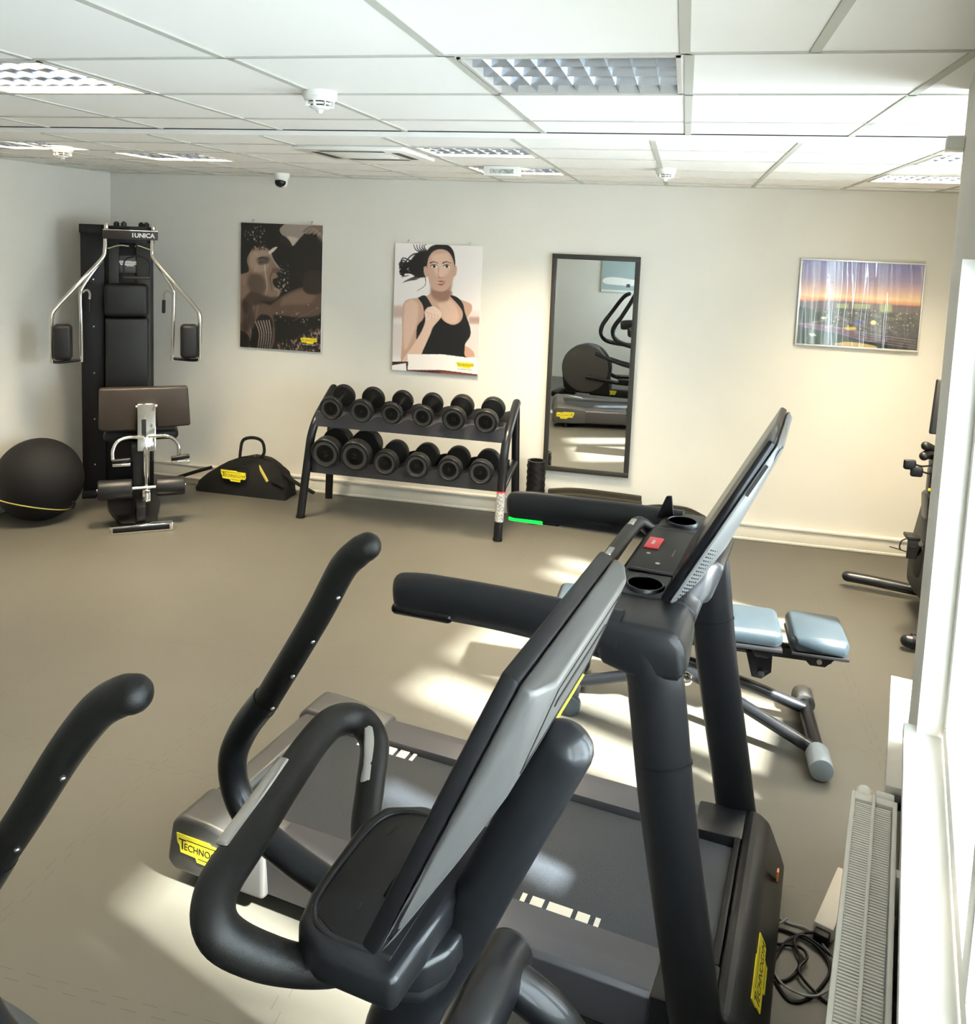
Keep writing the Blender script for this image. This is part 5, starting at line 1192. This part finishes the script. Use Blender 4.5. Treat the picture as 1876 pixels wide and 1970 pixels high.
for (x, z) in ((1.262, 0.925), (1.300, 0.888)):
    MB().box(x-0.032, x+0.032, 4.985, 5.005, z-0.028, z+0.028, 0.012, 3).out('elbow_pad', BLACK, t)
    MB().tube([(x+0.02, 5.0, z+0.005), (x+0.07, 5.02, z-0.01), (1.40, 5.04, z)], 0.005, seg=8, n=3).out('pad_arm', BLACK, t)
MB().tube([(1.385, 5.17, 0.36), (1.372, 5.12, 0.41), (1.368, 5.05, 0.47)], 0.014, seg=10, n=3).out('crank_arm', BLACK, t)
pd = MB().box(1.285, 1.355, 5.00, 5.09, 0.500, 0.520, 0.004).box(1.29, 1.345, 5.0, 5.012, 0.395, 0.50, 0.003).box(1.30, 1.335, 4.99, 5.0, 0.455, 0.47, 0.002).out('pedal', INK, t)
MB().tube([(1.285, 5.02, 0.50), (1.262, 5.01, 0.49), (1.250, 5.0, 0.46), (1.258, 5.0, 0.44)], 0.004, seg=8, n=4).tube([(1.30, 5.0, 0.43), (1.24, 5.0, 0.445), (1.20, 5.0, 0.452)], 0.003, seg=8, n=3).out('pedal_strap', BLACK, pd)
MB().tube([(1.10, 5.52, 0.070), (1.25, 5.50, 0.066), (1.48, 5.46, 0.055), (1.72, 5.42, 0.055)], 0.038, seg=16, n=4, ry=0.032, cap='round').out('front_foot', SHELL2, t)
MB().tube([(1.50, 5.46, 0.06), (1.48, 5.38, 0.10), (1.47, 5.28, 0.17)], 0.04, seg=14, n=4).out('front_strut', SHELL2, t)
MB().tube([(1.26, 4.72, 0.045), (1.65, 4.70, 0.045)], 0.034, seg=18, n=1, cap='round').out('rear_foot', SHELL2, t)
MB().tube([(1.28, 4.72, 0.045), (1.31, 4.72, 0.045)], 0.040, seg=18, n=1).out('transport_wheel', BLACK, t)
MB().tube([(1.50, 4.70, 0.06), (1.49, 4.85, 0.12), (1.48, 5.0, 0.18)], 0.035, seg=14, n=4).out('rear_strut', SHELL2, t)
MB().tube([(1.50, 4.98, 0.30), (1.52, 4.80, 0.60), (1.53, 4.72, 0.80)], 0.028, seg=14, n=3).out('seat_post', SHELL2, t)
MB().hull([(1.50, 4.58, 0.80), (1.62, 4.58, 0.80), (1.46, 4.55, 0.85), (1.64, 4.55, 0.85), (1.53, 4.86, 0.82), (1.57, 4.86, 0.82), (1.53, 4.86, 0.85), (1.57, 4.86, 0.85)], 0.012, 3).out('saddle', LEATHB, t)

# ================================================================== POWER STRIP AND CABLES
t = thing('power_strip', 'white power strip half under the radiator on the floor', 'power strip', (0.56, 2.67, 0))
a0, a1 = Vector((0.528, 2.560, 0)), Vector((0.64, 2.83, 0)); dd = (a1-a0).normalized(); nn_ = Vector((-dd.y, dd.x, 0))
MB().hull([a0+nn_*s_*0.029+dd*k+Vector((0, 0, z)) for s_ in (-1, 1) for k in (0, (a1-a0).length) for z in (0.0, 0.045)], 0.005, 2).out('strip_body', FRAMEM, t)
MB().hull([a0+nn_*s_*0.022-dd*k+Vector((0, 0, z)) for s_ in (-1, 1) for k in (0.0, 0.03) for z in (0.002, 0.035)], 0.004, 2).out('plug', BLACK, t)
world0()
def cable(P, r, m_, name, label, grp=None):
    o = MB().tube([(x, y, r+z) for x, y, z in P], r, seg=8, n=8).out(name, m_); tag(o, label, 'cable', grp); return o
cable([(0.30, 2.52, 0), (0.40, 2.56, 0), (0.50, 2.52, 0.005), (0.53, 2.44, 0), (0.46, 2.33, 0), (0.40, 2.31, 0), (0.37, 2.40, 0), (0.41, 2.50, 0.004), (0.48, 2.56, 0.006), (0.525, 2.56, 0.01)], 0.0045, BLACK, 'power_cable', 'black cable looped widest between treadmill and power strip')
cable([(0.31, 2.36, 0), (0.40, 2.37, 0), (0.45, 2.44, 0.006), (0.44, 2.51, 0.008), (0.47, 2.545, 0.008), (0.53, 2.50, 0.008), (0.57, 2.44, 0.0)], 0.0045, BLACK, 'power_cable', 'black cable crossing from treadmill foot towards the radiator')
cable([(0.31, 2.48, 0), (0.44, 2.50, 0.006), (0.47, 2.46, 0.012), (0.44, 2.40, 0.01), (0.50, 2.33, 0), (0.56, 2.31, 0.0)], 0.0045, BLACK, 'power_cable', 'black cable with small tight loop leaving along the floor')
cable([(0.34, 2.66, 0), (0.42, 2.60, 0), (0.49, 2.58, 0.003), (0.535, 2.50, 0.008), (0.545, 2.41, 0.004), (0.47, 2.33, 0.008), (0.39, 2.35, 0.008), (0.365, 2.44, 0.006), (0.38, 2.54, 0.008), (0.43, 2.60, 0.010)], 0.0032, CABLEG, 'data_cable', 'thin grey cable looping among the black ones')
